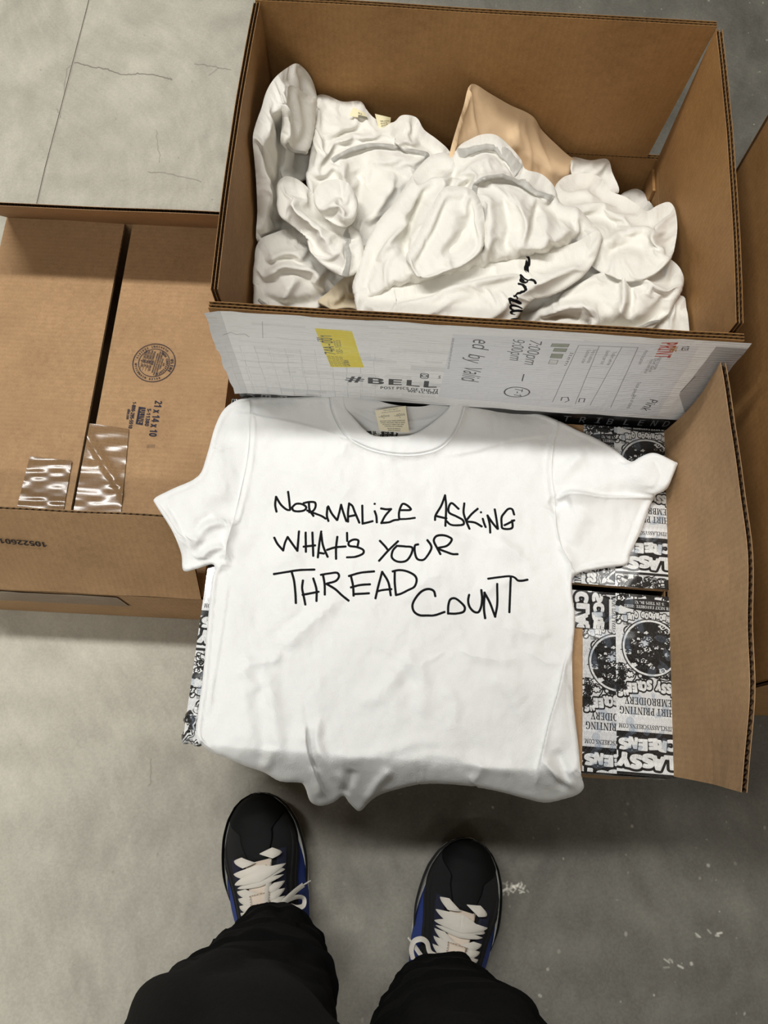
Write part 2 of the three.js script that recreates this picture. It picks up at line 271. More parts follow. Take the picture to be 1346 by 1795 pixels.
  const bed = mesh('joint_filler', new THREE.BoxGeometry(0.1, 0.05, 11), std({ color: 0xaaa294, roughness: 0.95 }), floor); bed.position.set(-0.62, -0.0259, -1); bed.rotation.y = -0.07;
  const wallMat = std({ color: 0xb9b6ae, roughness: 0.9, bumpMap: tiled(T.grain, 0.3), bumpScale: 0.001 });
  const wall = (name, w, h, dd, x, y, z) => { const m = mesh(name, new THREE.BoxGeometry(w, h, dd), wallMat); m.position.set(x, y, z); m.userData.kind = 'structure'; };
  wall('wall_left', 0.2, 5.4, 11.4, -5.1, 2.5, -1); wall('wall_right', 0.2, 5.4, 11.4, 5.1, 2.5, -1); wall('wall_back', 10, 5.4, 0.2, 0, 2.5, -6.6); wall('wall_front', 10, 5.4, 0.2, 0, 2.5, 4.6);
  wall('ceiling', 10.4, 0.2, 11.4, 0, 5.3, -1);
  const housing = std({ color: 0xd8d8d6, roughness: 0.5 });
  for (const [x, F, len, power, which] of LAMPS) {
    const t = thing('strip_lamp', `white strip lamp hanging under the ceiling, ${which}`, 'lamp', [x, LAMP_HEIGHT, -F]);
    const box = mesh('housing', new RoundedBoxGeometry(len + 0.06, 0.09, 0.38, 2, 0.015), housing, t); box.position.y = 0.06;
    const d = mesh('diffuser', new THREE.BoxGeometry(len, 0.012, 0.32), std({ color: 0xffffff, emissive: 0xfff8ec, emissiveIntensity: 3 }), t); d.position.y = 0.01;
    for (const s of [-1, 1]) { const w = mesh('hanger', new THREE.CylinderGeometry(0.004, 0.004, 0.5, 6), housing, t); w.position.set(s * len * 0.4, 0.35, 0); }
    const L = new THREE.RectAreaLight(0xfdfdfb, power * 0.75, len, 0.32); L.name = 'lamp_light'; L.position.y = -0.002; L.rotation.x = -Math.PI / 2; t.add(L);
  }
}

// ---------------------------------------------------------------- cardboard boxes
const HALF = Math.PI / 2;
function carton(label, cx, F, yaw, w, d, h, t, sheets, mat, open) {
  const o = thing('cardboard_box', label, 'box', [cx, 0, -F], yaw);
  const put = (name, geo, x, y, z, ry = 0, rx = 0, m = mat) => { const q = mesh(name, geo, geo.groups.length === 2 ? [m, M.medium] : m, o); q.position.set(x, y, z); q.rotation.order = 'YXZ'; q.rotation.set(rx, ry, 0); return q; };
  put('bottom_panel', slab(w - 2 * t, d - 2 * t, t, 2, 2), 0, t / 2 + 0.0008, 0, 0, -HALF);
  const H = h - 0.0015;
  put('side_panel', board(w, H, t, sheets), 0, 0.0008, d / 2 - t / 2); put('side_panel', board(w, H, t, sheets), 0, 0.0008, -d / 2 + t / 2);
  put('side_panel', board(d - 2 * t - 0.001, H, t, sheets), -w / 2 + t / 2, 0.0008, 0, HALF); put('side_panel', board(d - 2 * t - 0.001, H, t, sheets), w / 2 - t / 2, 0.0008, 0, -HALF);
  return { o, put, w, d, h, t, local: (p) => o.worldToLocal(p.clone()) };
}
const wave = (a, f, s) => (v) => { v.z += a * (noise(v.x * f + s, v.y * 3 + s) - 0.5) * smooth(0, 0.05, v.y); };

// the open box behind: double-walled, its four flaps standing straight up
const BW = 0.5189, BD = 0.3965, BH = 0.2752;
const big = carton('large open brown box with flaps raised, full of crumpled white shirts', 0.0968, 0.6205, -0.0563, BW, BD, BH, 0.0072, 2, M.kraftIn); big.o.updateMatrixWorld(true);
const FL = 0.2052;
{
  const t = 0.0072, f = FL, y = BH + 0.001;
  big.put('flap', board(BW, f, t, 2, (v) => { v.y += 0.0012 * (noise(v.x * 25, 4) - 0.5) * (v.y / f); }), 0, y, BD / 2 - t / 2);
  big.put('flap', board(BW - 0.006, f, t, 2, (v) => { if (v.x > 0) v.x -= 0.016 * smooth(BW / 2 - 0.08, BW / 2, v.x) * (1 - v.y / f); v.z += 0.004 * (noise(v.x * 7, 1) - 0.5) * (v.y / f); }), -0.002, y, -BD / 2 + t / 2, 0, -0.005);
  big.put('flap', board(BD - 2 * t - 0.014, f, t, 2, (v) => { v.z -= 0.004 * Math.sin((v.x / BD + 0.5) * Math.PI) * (v.y / f); v.y += 0.001 * (noise(v.x * 22, 9) - 0.5); }), -BW / 2 + t / 2, y, -0.007, HALF);
  big.put('flap', board(BD - 2 * t - 0.014, f, t, 2, (v) => { v.z -= 0.004 * Math.sin((v.x / BD + 0.5) * Math.PI) * (v.y / f); v.y += 0.001 * (noise(v.x * 22, 5) - 0.5); }), BW / 2 - t / 2, y, -0.005, -HALF);
  // glued corner tab seen low in the back right corner
  big.put('glue_tab', slab(0.035, BH - 0.02, 0.0035, 2, 2), BW / 2 - t - 0.0022, BH / 2, -BD / 2 + t + 0.026, -HALF);
}
// printed white covering, labels and handwriting on the outside of its front flap
{
  const k = 3800, q = new THREE.Quaternion().setFromEuler(new THREE.Euler(0, -0.0563, 0)), u = V(1, 0, 0).applyQuaternion(q);
  const frontZ = BD / 2 + 0.0004, o = big.o.localToWorld(V(-BW / 2 - 0.004, BH + FL - 0.001, frontZ));
  const f = face(o, u, V(0, -1, 0), BW + 0.012, 0.181, k), [c, g] = canvas(...f.size, '#efefef'), r = rng(12);
  for (let i = 0; i < 90; i++) { g.fillStyle = `rgba(${r() < 0.5 ? '255,255,255' : '150,150,152'},${0.06 + r() * 0.12})`; g.fillRect(r() * f.size[0] * 0.55, r() * f.size[1], 20 + r() * 260, 4 + r() * 36); }
  for (let i = 0; i < 70; i++) { const x = 30 + (i % 10) * 60 + r() * 8, y = 250 + Math.floor(i / 10) * 62; g.strokeStyle = `rgba(140,140,142,${0.12 + r() * 0.2})`; g.lineWidth = 2; g.strokeRect(x, y, 56, 58); }
  for (let i = 0; i < 26; i++) { g.strokeStyle = `rgba(120,120,124,${0.15 + r() * 0.3})`; g.lineWidth = 1 + r() * 3; g.beginPath(); let x = r() * 1500, y = r() * f.size[1]; g.moveTo(x, y); for (let j = 0; j < 5; j++) { x += 20 + r() * 60; y += (r() - 0.5) * 12; g.lineTo(x, y); } g.stroke(); }
  g.fillStyle = 'rgba(150,148,150,0.25)'; g.fillRect(0, 0, 60, f.size[1]);
  g.strokeStyle = 'rgba(110,108,108,0.7)'; linePx(g, f, [[392, 583], [405, 580], [415, 584], [430, 583], [437, 588]], 3); linePx(g, f, [[460, 562], [461, 590]], 2);
  const cap = (a, b) => { const p = f.uvOf(...a), s = f.uvOf(...b); return Math.hypot(p[0] - s[0], p[1] - s[1]); };
  g.fillStyle = '#ead512'; polyPx(g, f, [[552, 573], [617, 579], [638, 643], [580, 641]]);
  g.fillStyle = 'rgba(255,255,255,0.14)'; polyPx(g, f, [[562, 600], [624, 604], [630, 622], [568, 618]]);
  g.fillStyle = '#3c3a20'; textPx(g, f, '74A-001', [588, 620], [580, 584], 42, 'bold monospace'); textPx(g, f, 'CB1', [567, 596], [564, 588], 22); textPx(g, f, '180-165SS', [602, 618], [596, 594], 26, 'monospace'); textPx(g, f, 'LA Nov', [614, 640], [610, 628], 24);
  for (let i = 0; i < 4; i++) textPx(g, f, 'LOT SIZE QTY COLOR', [586 + i * 7, 640], [578 + i * 7, 622], 12, 'sans-serif');
  g.fillStyle = '#33343a'; textPx(g, f, '#BELL', [604, 667], [767, 678], cap([690, 662], [690, 673]), 'bold sans-serif');
  textPx(g, f, 'POST PICS OF THE TI', [666, 679], [768, 685], cap([700, 676], [700, 680.5]), 'bold sans-serif'); textPx(g, f, "WE'LL SHA", [714, 686], [768, 689], cap([700, 682], [700, 686.5]), 'bold sans-serif');
  g.strokeStyle = '#33343a'; g.lineWidth = 5; { const a = f.uvOf(737, 660), b = f.uvOf(751, 653), w = b[0] - a[0], h = a[1] - b[1]; g.beginPath(); g.roundRect(a[0], b[1] - 2, w, h + 6, 10); g.stroke(); g.beginPath(); g.arc(a[0] + w / 2, b[1] + h / 2, h * 0.27, 0, 6.3); g.stroke(); textPx(g, f, 'S', [767, 661], [772, 661.5], 26); }
  // printed sheet with an order form lying sideways
  g.fillStyle = '#e2e3e8'; polyPx(g, f, [[794, 583], [1225, 606], [1150, 728], [768, 694]]);
  g.fillStyle = '#4a4b50'; textPx(g, f, 'packing slip enclosed keep this copy for your records', [793, 590], [784, 645], 9, 'sans-serif');
  g.fillStyle = '#26262a'; const pen = 'italic sans-serif';
  textPx(g, f, 'ed', [830, 590], [827, 610], 62, pen); textPx(g, f, 'by', [822, 617], [818, 632], 62, pen); textPx(g, f, 'Valid', [815, 640], [808, 665], 72, pen);
  textPx(g, f, '9:00pm', [900, 592], [893, 630], 44, pen); textPx(g, f, '7:00pm', [930, 592], [919, 637], 46, pen); textPx(g, f, 'T-1', [903, 677], [900, 692], 34, pen);
  g.strokeStyle = '#26262a'; linePx(g, f, Array.from({ length: 33 }, (_, i) => [906 + 22 * Math.cos(i / 32 * 6.3), 685 + 8.5 * Math.sin(i / 32 * 6.3)]), 6); linePx(g, f, [[918, 655], [915, 666]], 5);
  linePx(g, f, [[983, 700], [985, 694], [995, 694], [997, 700], [990, 703]], 4); linePx(g, f, [[1014, 703], [1016, 697], [1025, 697], [1023, 703]], 4); 
  textPx(g, f, 'Pink', [1140, 696], [1122, 716], 40, pen);
  for (const [a, b, w, h] of [[968, 599, 30, 7], [972, 608, 22, 7], [967, 618, 20, 8], [964, 628, 14, 8]]) { g.fillStyle = h === 8 && w === 14 ? '#d8d9d8' : '#8d937f'; polyPx(g, f, [[a, b], [a + w, b + 1], [a + w - 3, b + h], [a - 3, b + h - 1]]); g.strokeStyle = '#55574f'; linePx(g, f, [[a, b], [a + w, b + 1], [a + w - 3, b + h], [a - 3, b + h - 1], [a, b]], 2); }
  g.strokeStyle = '#77787c'; for (const l of [[[1014, 602], [968, 703]], [[1050, 604], [1008, 706]], [[1090, 606], [1034, 708]], [[1118, 607], [1070, 712]], [[1014, 602], [1118, 607]]]) linePx(g, f, l, 2.5);
  g.strokeStyle = '#9b9ca2'; for (const y of [620, 640, 660, 680]) linePx(g, f, [[1050 - (y - 604) * 0.42, y], [1090 - (y - 606) * 0.55, y + 1.5]], 2);
  g.fillStyle = '#4e4f55'; for (const [x, y, s] of [[1030, 610, 'Customer order'], [1040, 610, 'Ship to address'], [1064, 612, 'Quantity per size'], [1075, 614, 'T-shirt white'], [1130, 612, 'Print location'], [1140, 628, 'Front one colour'], [1148, 626, 'Due date'], [1156, 622, 'Notes to printer'], [1110, 690, 'Box of shirts'], [1118, 668, 'Total pieces'], [1000, 615, 'Item']]) textPx(g, f, s, [x, y], [x - 12, y + 24], 13, 'sans-serif');
  g.fillStyle = '#b8402c'; textPx(g, f, 'PRINT', [1160, 597], [1146, 625], 60, 'bold sans-serif'); g.fillStyle = '#a8762c'; textPx(g, f, 'WE', [1176, 606], [1172, 615], 26, 'bold sans-serif'); g.fillStyle = '#44454a'; textPx(g, f, '123', [1196, 605], [1193, 613], 26);
  g.strokeStyle = '#44454a'; linePx(g, f, [[1218, 658], [1212, 664], [1204, 672], [1192, 686]], 3);
  g.fillStyle = 'rgba(120,116,116,0.55)'; polyPx(g, f, [[1255, 606], [1312, 609], [1312, 740], [1205, 740], [1190, 690]]);
  const wrapMat = phys({ map: canvasTexture(c), roughness: 0.34, bumpMap: tiled(T.film, 0.25, 0.5), bumpScale: 0.0012, clearcoat: 0.3, clearcoatRoughness: 0.25 });
  const geo = faceGeo(f, 0.0006, (a, b) => 0.0016 * noise(a * 24, b * 9) + (a < 0.03 ? (0.03 - a) * 0.25 * noise(3, b * 14) : 0)); big.o.updateMatrixWorld(true); geo.applyMatrix4(big.o.matrixWorld.clone().invert());
  const w = mesh('paper_covering', geo, wrapMat, big.o); w.userData.label = 'white taped covering with labels and handwriting';
  const f2 = face(big.o.localToWorld(V(-BW / 2, BH + 0.026, BD / 2 + 0.0004)), u, V(0, -1, 0), BW, 0.09, k), [c2, g2] = canvas(...f2.size, '#0c0c0d');
  g2.fillStyle = '#74777b'; const l = [[993, 738], [1020, 740], [1048, 741], [1068, 743], [1097, 744], [1122, 745], [1145, 746], [1166, 747]]; 'TRIBLEND'.split('').forEach((s, i) => textPx(g2, f2, s, [l[i][0] - 8, l[i][1]], [l[i][0] + 5, l[i][1] + 0.6], 60, 'sans-serif'));
  g2.fillStyle = '#7b7d80'; textPx(g2, f2, 'E', [459, 688], [457, 696], 44); textPx(g2, f2, 'R', [487, 690], [485, 698], 44); textPx(g2, f2, 'Y', [433, 687], [432, 694], 36);
  const geo2 = faceGeo(f2, 0.0003); geo2.applyMatrix4(big.o.matrixWorld.clone().invert());
  mesh('printed_band', geo2, phys({ map: canvasTexture(c2), roughness: 0.4, clearcoat: 0.3 }), big.o).userData.label = 'black printed band with lettering';
}

// the box under the shirt: two long flaps closed and taped with printed tape, the right end flap standing
const mid = carton('closed brown box under the spread shirt, taped with black and white printed tape', 0.0621, 0.2214, -0.0648, BW, BD, BH, 0.005, 1, M.kraft); mid.o.updateMatrixWorld(true);
{
  const t = 0.005, half = BD / 2 - 0.004, y = BH;
  mid.put('flap', board(BW - 0.002, half - 0.0005, t, 1, (v) => { v.z += 0.0015 * (noise(v.x * 9, v.y * 9) - 0.5); }), 0, y - t / 2, BD / 2, Math.PI, HALF);
  mid.put('flap', board(BW - 0.002, half + 0.001, t, 1, (v) => { v.z += 0.0015 * (noise(v.x * 9 + 3, v.y * 9) - 0.5); }), 0, y - t / 2, -BD / 2, 0, HALF);
  const fl = mid.put('flap', board(BD - 0.004, 0.176, 0.0052, 1, (v) => { v.z -= 0.016 * Math.sin((v.x / BD + 0.5) * Math.PI) * Math.pow(v.y / 0.176, 1.5) + 0.007 * Math.sin(v.y / 0.176 * Math.PI); v.x += 0.014 * smooth(0.05, BD / 2, v.x) * (v.y / 0.176); v.z += 0.004 * (noise(v.x * 16, v.y * 22) - 0.5) * smooth(0, 0.03, v.y); v.y += 0.002 * (noise(v.x * 14, 2) - 0.5) * (v.y / 0.176); }), BW / 2 + 0.0006, y, 0, -HALF, 0.0);
  fl.userData.label = 'plain brown end flap standing upright';
}
// printed tape: one length of the repeating print, drawn as flat black ink on white film
{
  const W = 512, H = 1408, [c, g] = canvas(W, H, '#ebebea'), r = rng(41);
  const bubble = (s, y, size, x0 = 14, x1 = W - 14, bend = 0) => {
    g.font = `bold ${size}px sans-serif`; const adv = (x1 - x0) / s.length;
    for (const pass of [0, 1, 2]) s.split('').forEach((ch, i) => { const u = i / (s.length - 1) - 0.5, x = x0 + adv * (i + 0.5); g.save(); g.translate(x, y + bend * (4 * u * u) + (i % 2 ? 5 : -5)); g.rotate(u * (bend ? bend / 190 : 0) + (i % 3 - 1) * 0.09); const w = g.measureText(ch).width; g.scale(adv * 1.02 / Math.max(w, size * 0.5), 1); g.lineJoin = 'round'; g.textAlign = 'center';
      if (pass === 0) { g.strokeStyle = '#0d0d0e'; g.lineWidth = size * 0.42; g.strokeText(ch, 0, 0); } else if (pass === 1) { g.strokeStyle = '#efefed'; g.lineWidth = size * 0.13; g.strokeText(ch, 0, 0); g.fillStyle = '#efefed'; g.fillText(ch, 0, 0); } g.restore(); });
  };
  const doodle = (x0, y0, x1, y1, n, dark = true) => {               // loose curls, blobs and hatching
    for (let i = 0; i < n; i++) {
      const x = lerp(x0, x1, r()), y = lerp(y0, y1, r()), s = 8 + r() * 26, kind = r(); g.lineJoin = 'round'; g.lineCap = 'round';
      if (kind < 0.5) { g.beginPath(); const m = 4 + Math.floor(r() * 4), a0 = r() * 6.3; for (let k = 0; k <= m * 8; k++) { const a = k / (m * 8) * 6.283, q = s * (0.72 + 0.3 * Math.abs(Math.sin(a * m / 2 + a0))); const X = x + q * Math.cos(a) * 1.2, Y = y + q * Math.sin(a) * 0.8; k ? g.lineTo(X, Y) : g.moveTo(X, Y); } g.closePath(); g.fillStyle = r() < (dark ? 0.4 : 0.25) ? '#101011' : '#efefed'; g.fill(); g.strokeStyle = '#101011'; g.lineWidth = 5 + r() * 5; g.stroke(); if (r() < 0.6) { g.beginPath(); g.arc(x, y, s * 0.3, 0, 5); g.stroke(); } }
      else if (kind < 0.8) { g.strokeStyle = '#101011'; g.lineWidth = 5 + r() * 6; g.beginPath(); let a = r() * 6.3, X = x, Y = y; g.moveTo(X, Y); const da = (r() - 0.5) * 1.1; for (let k = 0; k < 14; k++) { X += Math.cos(a) * 7; Y += Math.sin(a) * 7; a += da; g.lineTo(X, Y); } g.stroke(); }
      else { g.strokeStyle = '#101011'; g.lineWidth = 2.5; for (let k = 0; k < 6; k++) { g.beginPath(); g.moveTo(x + k * 7, y); g.lineTo(x + k * 7 + 10, y + s); g.stroke(); } }
    }
  };
  g.fillStyle = '#121213'; g.fillRect(0, 258, W, 40); g.fillRect(0, 0, W, 20); g.fillRect(10, 128, W - 20, 40);
  bubble('CLASSY', 140, 118); bubble('SCREENS', 250, 96);
  g.fillStyle = '#121213'; g.font = 'bold 40px serif'; const fit = (s, y, w) => { g.save(); g.translate(W / 2, y); g.scale(w / g.measureText(s).width, 1); g.textAlign = 'center'; g.fillText(s, 0, 0); g.restore(); };
  g.font = 'bold 44px serif'; fit('WWW.ITSCLASSYSCREENS.COM', 350, W - 30);
  g.font = 'bold 72px serif'; fit('T-SHIRT PRINTING', 470, W - 40); fit('& EMBROIDERY', 540, W - 120);
  bubble('CLASSY SCREENS', 660, 84, 6, W - 6, -60);
  doodle(10, 690, W - 10, 770, 60);
  g.strokeStyle = '#121213'; g.lineWidth = 9; g.beginPath(); g.arc(W / 2, 905, 196, Math.PI * 0.98, Math.PI * 2.02); g.lineTo(W / 2 - 196, 910); g.save(); g.clip(); g.fillStyle = '#141415'; g.fillRect(0, 690, W, 230); doodle(70, 720, W - 70, 910, 90, false); g.restore();
  g.save(); g.translate(0, 1815); g.scale(1, -1); g.beginPath(); g.arc(W / 2, 905, 196, Math.PI * 1, Math.PI * 2); g.clip(); g.fillStyle = '#141415'; g.fillRect(0, 600, W, 330); g.restore(); doodle(80, 905, W - 80, 1075, 110);
  g.strokeStyle = '#121213'; g.lineWidth = 8; g.beginPath(); g.arc(W / 2, 905, 212, 0, 6.3); g.stroke(); g.strokeStyle = '#efefed'; g.lineWidth = 14; g.beginPath(); g.arc(W / 2, 905, 200, 0, 6.3); g.stroke();
  bubble('NEIGHBORHOOD QUEENS', 1165, 54, 4, W - 4, -46);
  g.fillStyle = '#121213'; g.beginPath(); g.ellipse(W / 2, 1222, 225, 48, 0, 0, 6.3); g.fill(); g.fillStyle = '#efefed'; g.font = 'bold 30px serif'; fit('YOUR NEXT FAVORITE SHIRT', 1218, 390); fit('IS IN THIS BOX!', 1250, 230);
  doodle(5, 1285, W - 5, 1390, 130); doodle(0, 575, 70, 720, 10); doodle(W - 70, 575, W, 720, 10); doodle(0, 1090, 60, 1290, 10); doodle(W - 60, 1090, W, 1290, 10);
  g.globalAlpha = 0.35; g.fillStyle = '#8fa0b8'; for (let i = 0; i < 30; i++) { g.beginPath(); g.ellipse(r() * W, r() * H, 20 + r() * 60, 10 + r() * 24, r() * 3, 0, 6.3); g.fill(); } g.globalAlpha = 1;
  const tex = canvasTexture(c); tex.wrapS = tex.wrapT = THREE.RepeatWrapping;
  const tone = (col) => phys({ map: tex, color: col, roughness: 0.3, clearcoat: 0.6, clearcoatRoughness: 0.1, bumpMap: tiled(T.film, 0.06, 0.12), bumpScale: 0.0009 });
  const white = tone(0xffffff), under = tone(0xf2f2f4);
  // strip lying on the lid: corner, size (local x and z), the print's sideways place and offset, 'across' turns the print a quarter
  const strip = (x0, z0, x1, z1, lift, o, across = false, m = white) => {
    const nx = Math.max(6, Math.round((x1 - x0) / 0.006)), nz = Math.max(6, Math.round((z1 - z0) / 0.006));
    const geo = gridGeo(nx, nz, (u, v) => V(lerp(x0, x1, u), lift + 0.0014 * noise(u * nx * 0.31 + o * 50, v * nz * 0.31) * smooth(0, 0.1, u) * smooth(1, 0.9, u), lerp(z1, z0, v)));
    const uv = geo.attributes.uv, q = geo.attributes.position;
    for (let i = 0; i < uv.count; i++) { const a = across ? (q.getZ(i) - z0) / 0.0762 : (x0 + 0.0762 - q.getX(i)) / 0.0762 , b = across ? q.getX(i) / 0.21 : (z1 - q.getZ(i)) / 0.21; uv.setXY(i, a, 1 - b - o); }
    const s = mesh('tape_strip', geo, m, mid.o); return s;
  };
  const gz = 0.0005, y0 = BH + 0.0012, A0 = BW / 2 - 0.061, B0 = A0 - 0.036;
  const seam = 0.2214; const gapFront = 0.0045, gapBack = -0.0035;
  strip(B0, gapFront, B0 + 0.0755, BD / 2, y0, 0.09, false, under); strip(A0, gapFront, BW / 2 + 0.0005, BD / 2, y0 + 0.0012, 0.0);
  strip(B0, -BD / 2, B0 + 0.0755, gapBack, y0, 0.02, false, under); strip(A0, -BD / 2, BW / 2 + 0.0005, gapBack, y0 + 0.0012, 0.93);
  strip(-BW / 2, gapFront, BW / 2 - 0.06, gapFront + 0.042, y0 + 0.0006, 0.3, true); strip(-BW / 2, gapBack - 0.03, BW / 2 - 0.06, gapBack, y0 + 0.0006, 0.62, true);
  strip(-BW / 2 - 0.0005, gapFront, -BW / 2 + 0.07, BD / 2, y0 + 0.0012, 0.55); strip(-BW / 2 - 0.0005, -BD / 2, -BW / 2 + 0.07, gapBack, y0 + 0.0012, 0.4);
  strip(-BW / 2, -BD / 2 - 0.0005, BW / 2 - 0.13, -BD / 2 + 0.05, y0 + 0.0018, 0.2, true);
  // the strips folded down over the front and the ends
  const drop = (x0, x1, off, len, o) => { const geo = gridGeo(12, 8, (u, v) => V(lerp(x0, x1, u), y0 - 0.0003 - v * len, BD / 2 + off + 0.001 * noise(u * 5, v * 7))); const uv = geo.attributes.uv, q = geo.attributes.position; for (let i = 0; i < uv.count; i++) uv.setXY(i, (x1 - q.getX(i)) / 0.0762, o + (y0 - q.getY(i)) / 0.21); mesh('tape_strip', geo, white, mid.o); };
  drop(B0, BW / 2 + 0.0005, 0.0006, 0.05, 0.0); drop(-BW / 2, -BW / 2 + 0.07, 0.0006, 0.05, 0.4);
  // loose crumpled end of tape bunched at the front left corner
  const bunchShape = polygon([[321, 1262], [331, 1244], [341, 1236], [352, 1236], [354, 1306], [344, 1309], [332, 1303], [322, 1306], [318, 1288], [327, 1275]], 4);
  const bunch = sheet(bunchShape, bunchShape.box, 2, (x, y, d) => BH - 0.004 + 0.006 * dome(d, 6) + 0.007 * noise(x / 7, y / 9)); bunch.applyMatrix4(mid.o.matrixWorld.clone().invert());
  { const uv = bunch.attributes.uv; for (let i = 0; i < uv.count; i++) uv.setXY(i, uv.getX(i) * 16 + 0.1 * noise(uv.getX(i) * 200, uv.getY(i) * 200), uv.getY(i) * 6); }
  mesh('tape_end', bunch, white, mid.o).userData.label = 'crumpled loose end of printed tape';
}

// the box on the left: long flaps closed with a dark gap between them, both end flaps standing
const LW = 0.355, LD = 0.56, LH = 0.1485, LY = -0.04;
const lc = [-0.2296 - Math.cos(LY) * LW / 2 - Math.sin(LY) * LD / 2, 0.2175 - Math.sin(LY) * LW / 2 + Math.cos(LY) * LD / 2];
const left = carton('brown shipping box on the left with a dark gap between its closed top flaps', lc[0], lc[1], LY, LW, LD, LH, 0.0045, 1, M.kraft); left.o.updateMatrixWorld(true);
{
  const t = 0.0045;
  left.put('flap', board(LD - 0.008, 0.1715, t, 1, (v) => { v.z += 0.002 * (noise(v.x * 6, v.y * 9) - 0.5); v.y *= 1 + 0.08 * v.x; }), -LW / 2, LH - t / 2, 0, HALF, HALF);
  left.put('flap', board(LD - 0.008, 0.1715, t, 1, (v) => { v.z += 0.002 * (noise(v.x * 6, v.y * 9 + 4) - 0.5); v.y *= 1 + 0.08 * v.x; }), LW / 2, LH - t / 2, 0, -HALF, HALF);
  const ff = left.put('flap', board(LW - 0.002, 0.149, t, 1, (v) => { v.z += 0.003 * (noise(v.x * 8, v.y * 8) - 0.5) * smooth(0, 0.03, v.y); v.y += 0.0015 * (noise(v.x * 18, 6) - 0.5); }), 0, LH, LD / 2 - t / 2, 0, -0.46);
  left.put('flap', board(LW - 0.002, 0.152, t, 1, (v) => { v.y += 0.0025 * (noise(v.x * 12, 2) - 0.5); v.z += 0.003 * (noise(v.x * 8 + 5, v.y * 8) - 0.5); }), 0, LH, -LD / 2 + t / 2, 0, 0.53);
  const q = left.o.quaternion, u = V(1, 0, 0).applyQuaternion(q), w = V(0, 0, 1).applyQuaternion(q), k = 5000;
  // ink on the right-hand flap
  const top = left.o.localToWorld(V(0.0, LH + 0.0012, -0.10)), f = face(top, u, w, LW / 2, 0.30, k), [c, g] = canvas(...f.size, '#000'); const cap = (a, b) => { const p = f.uvOf(...a), s = f.uvOf(...b); return Math.hypot(p[0] - s[0], p[1] - s[1]); };
  g.fillStyle = g.strokeStyle = '#fff';
  const [mx, my] = f.uvOf(270, 636), R = cap([270, 636], [307, 636]); g.lineWidth = 5; g.beginPath(); g.arc(mx, my, R, 0, 6.3); g.stroke(); g.lineWidth = 4; g.beginPath(); g.arc(mx, my, R * 0.73, 0, 6.3); g.stroke();
  g.save(); g.translate(mx, my); g.rotate(HALF + 0.13);                  // maker's certificate, read from the right
  const arc = (s, rad, a0, a1, size, inside) => { g.font = `bold ${size}px sans-serif`; s.split('').forEach((ch, i) => { const a = lerp(a0, a1, (i + 0.5) / s.length); g.save(); g.rotate(a); g.translate(0, inside ? rad : -rad); g.textAlign = 'center'; g.fillText(ch, 0, inside ? size * 0.35 : size * 0.35); g.restore(); }); };
  arc('ULINE', R * 0.86, -0.42, 0.42, R * 0.19); arc('BOX CERTIFICATE', R * 0.62, -1.15, 1.15, R * 0.15); arc('PLEASANT PRAIRIE, WISCONSIN 53158', R * 0.86, 2.2, -2.2, R * 0.13, true);
  g.textAlign = 'center'; const rows = ['THIS', 'DOUBLE WALL', 'BOX MEETS ALL CONSTRUCTION', 'REQUIREMENTS OF APPLICABLE', 'FREIGHT CLASSIFICATION']; rows.forEach((s, i) => { g.font = `bold ${R * 0.085}px sans-serif`; g.fillText(s, 0, -R * 0.44 + i * R * 0.105); });
  [['BURSTING', '350', 'LBS SQ'], ['MIN COMB', '84', 'LBS'], ['SIZE LIMIT', '75', 'IN'], ['GROSS WT', '65', 'LBS']].forEach(([a, b, s], i) => { const y = R * (0.14 + i * 0.135); g.font = `bold ${R * 0.09}px sans-serif`; g.textAlign = 'right'; g.fillText(a, -R * 0.14, y); g.textAlign = 'left'; g.fillText(s, R * 0.16, y); g.textAlign = 'center'; g.font = `bold ${R * 0.15}px sans-serif`; g.fillText(b, 0, y); g.fillRect(-R * 0.5, y + R * 0.02, R, 2); });
  g.font = `bold ${R * 0.15}px sans-serif`; g.fillText('*', 0, R * 0.69); g.restore();
  textPx(g, f, '21 x 14 x 10', [272, 702], [261, 765], 50, 'bold sans-serif'); textPx(g, f, 'S-11380', [258.5, 716], [253.5, 747], 26, 'bold sans-serif');
  polyPx(g, f, [[243.5, 713], [255.5, 715], [250, 745.5], [238, 743]]); g.fillStyle = '#000'; textPx(g, f, 'ULINE', [246.3, 716], [241.5, 742.5], 42, 'bold sans-serif'); g.fillStyle = '#fff';
  textPx(g, f, '1-800-295-5510', [233, 704], [225, 751], 25, 'bold sans-serif'); textPx(g, f, 'uline.com', [224, 717], [221, 735], 20, 'bold sans-serif');
  g.globalAlpha = 0.4; for (let i = 0; i < 9; i++) { const p = f.uvOf(258 + i * 1.6, 779); g.fillRect(p[0], p[1], 3, 26); } g.globalAlpha = 1;
  const inkMat = (cv, col) => std({ color: col, roughness: 0.8, transparent: true, alphaMap: canvasTexture(cv, false) });
  const ink = (name, ff2, cv, col, lab) => { const geo = faceGeo(ff2, 0.0006); geo.applyMatrix4(left.o.matrixWorld.clone().invert()); const m = mesh(name, geo, inkMat(cv, col), left.o); m.userData.label = lab; };
  ink('printed_mark', f, c, 0x1b1d33, 'dark blue certificate stamp, sizes and maker name');
  // number stamped upside down on the standing front flap
  ff.updateMatrixWorld(true); const fo = ff.localToWorld(V(-LW / 2, 0.15, t / 2 + 0.001)), fu = V(1, 0, 0).transformDirection(ff.matrixWorld), fv = V(0, -1, 0).transformDirection(ff.matrixWorld), f2 = face(fo, fu, fv, LW, 0.15, 3000), [c2, g2] = canvas(...f2.size, '#000');
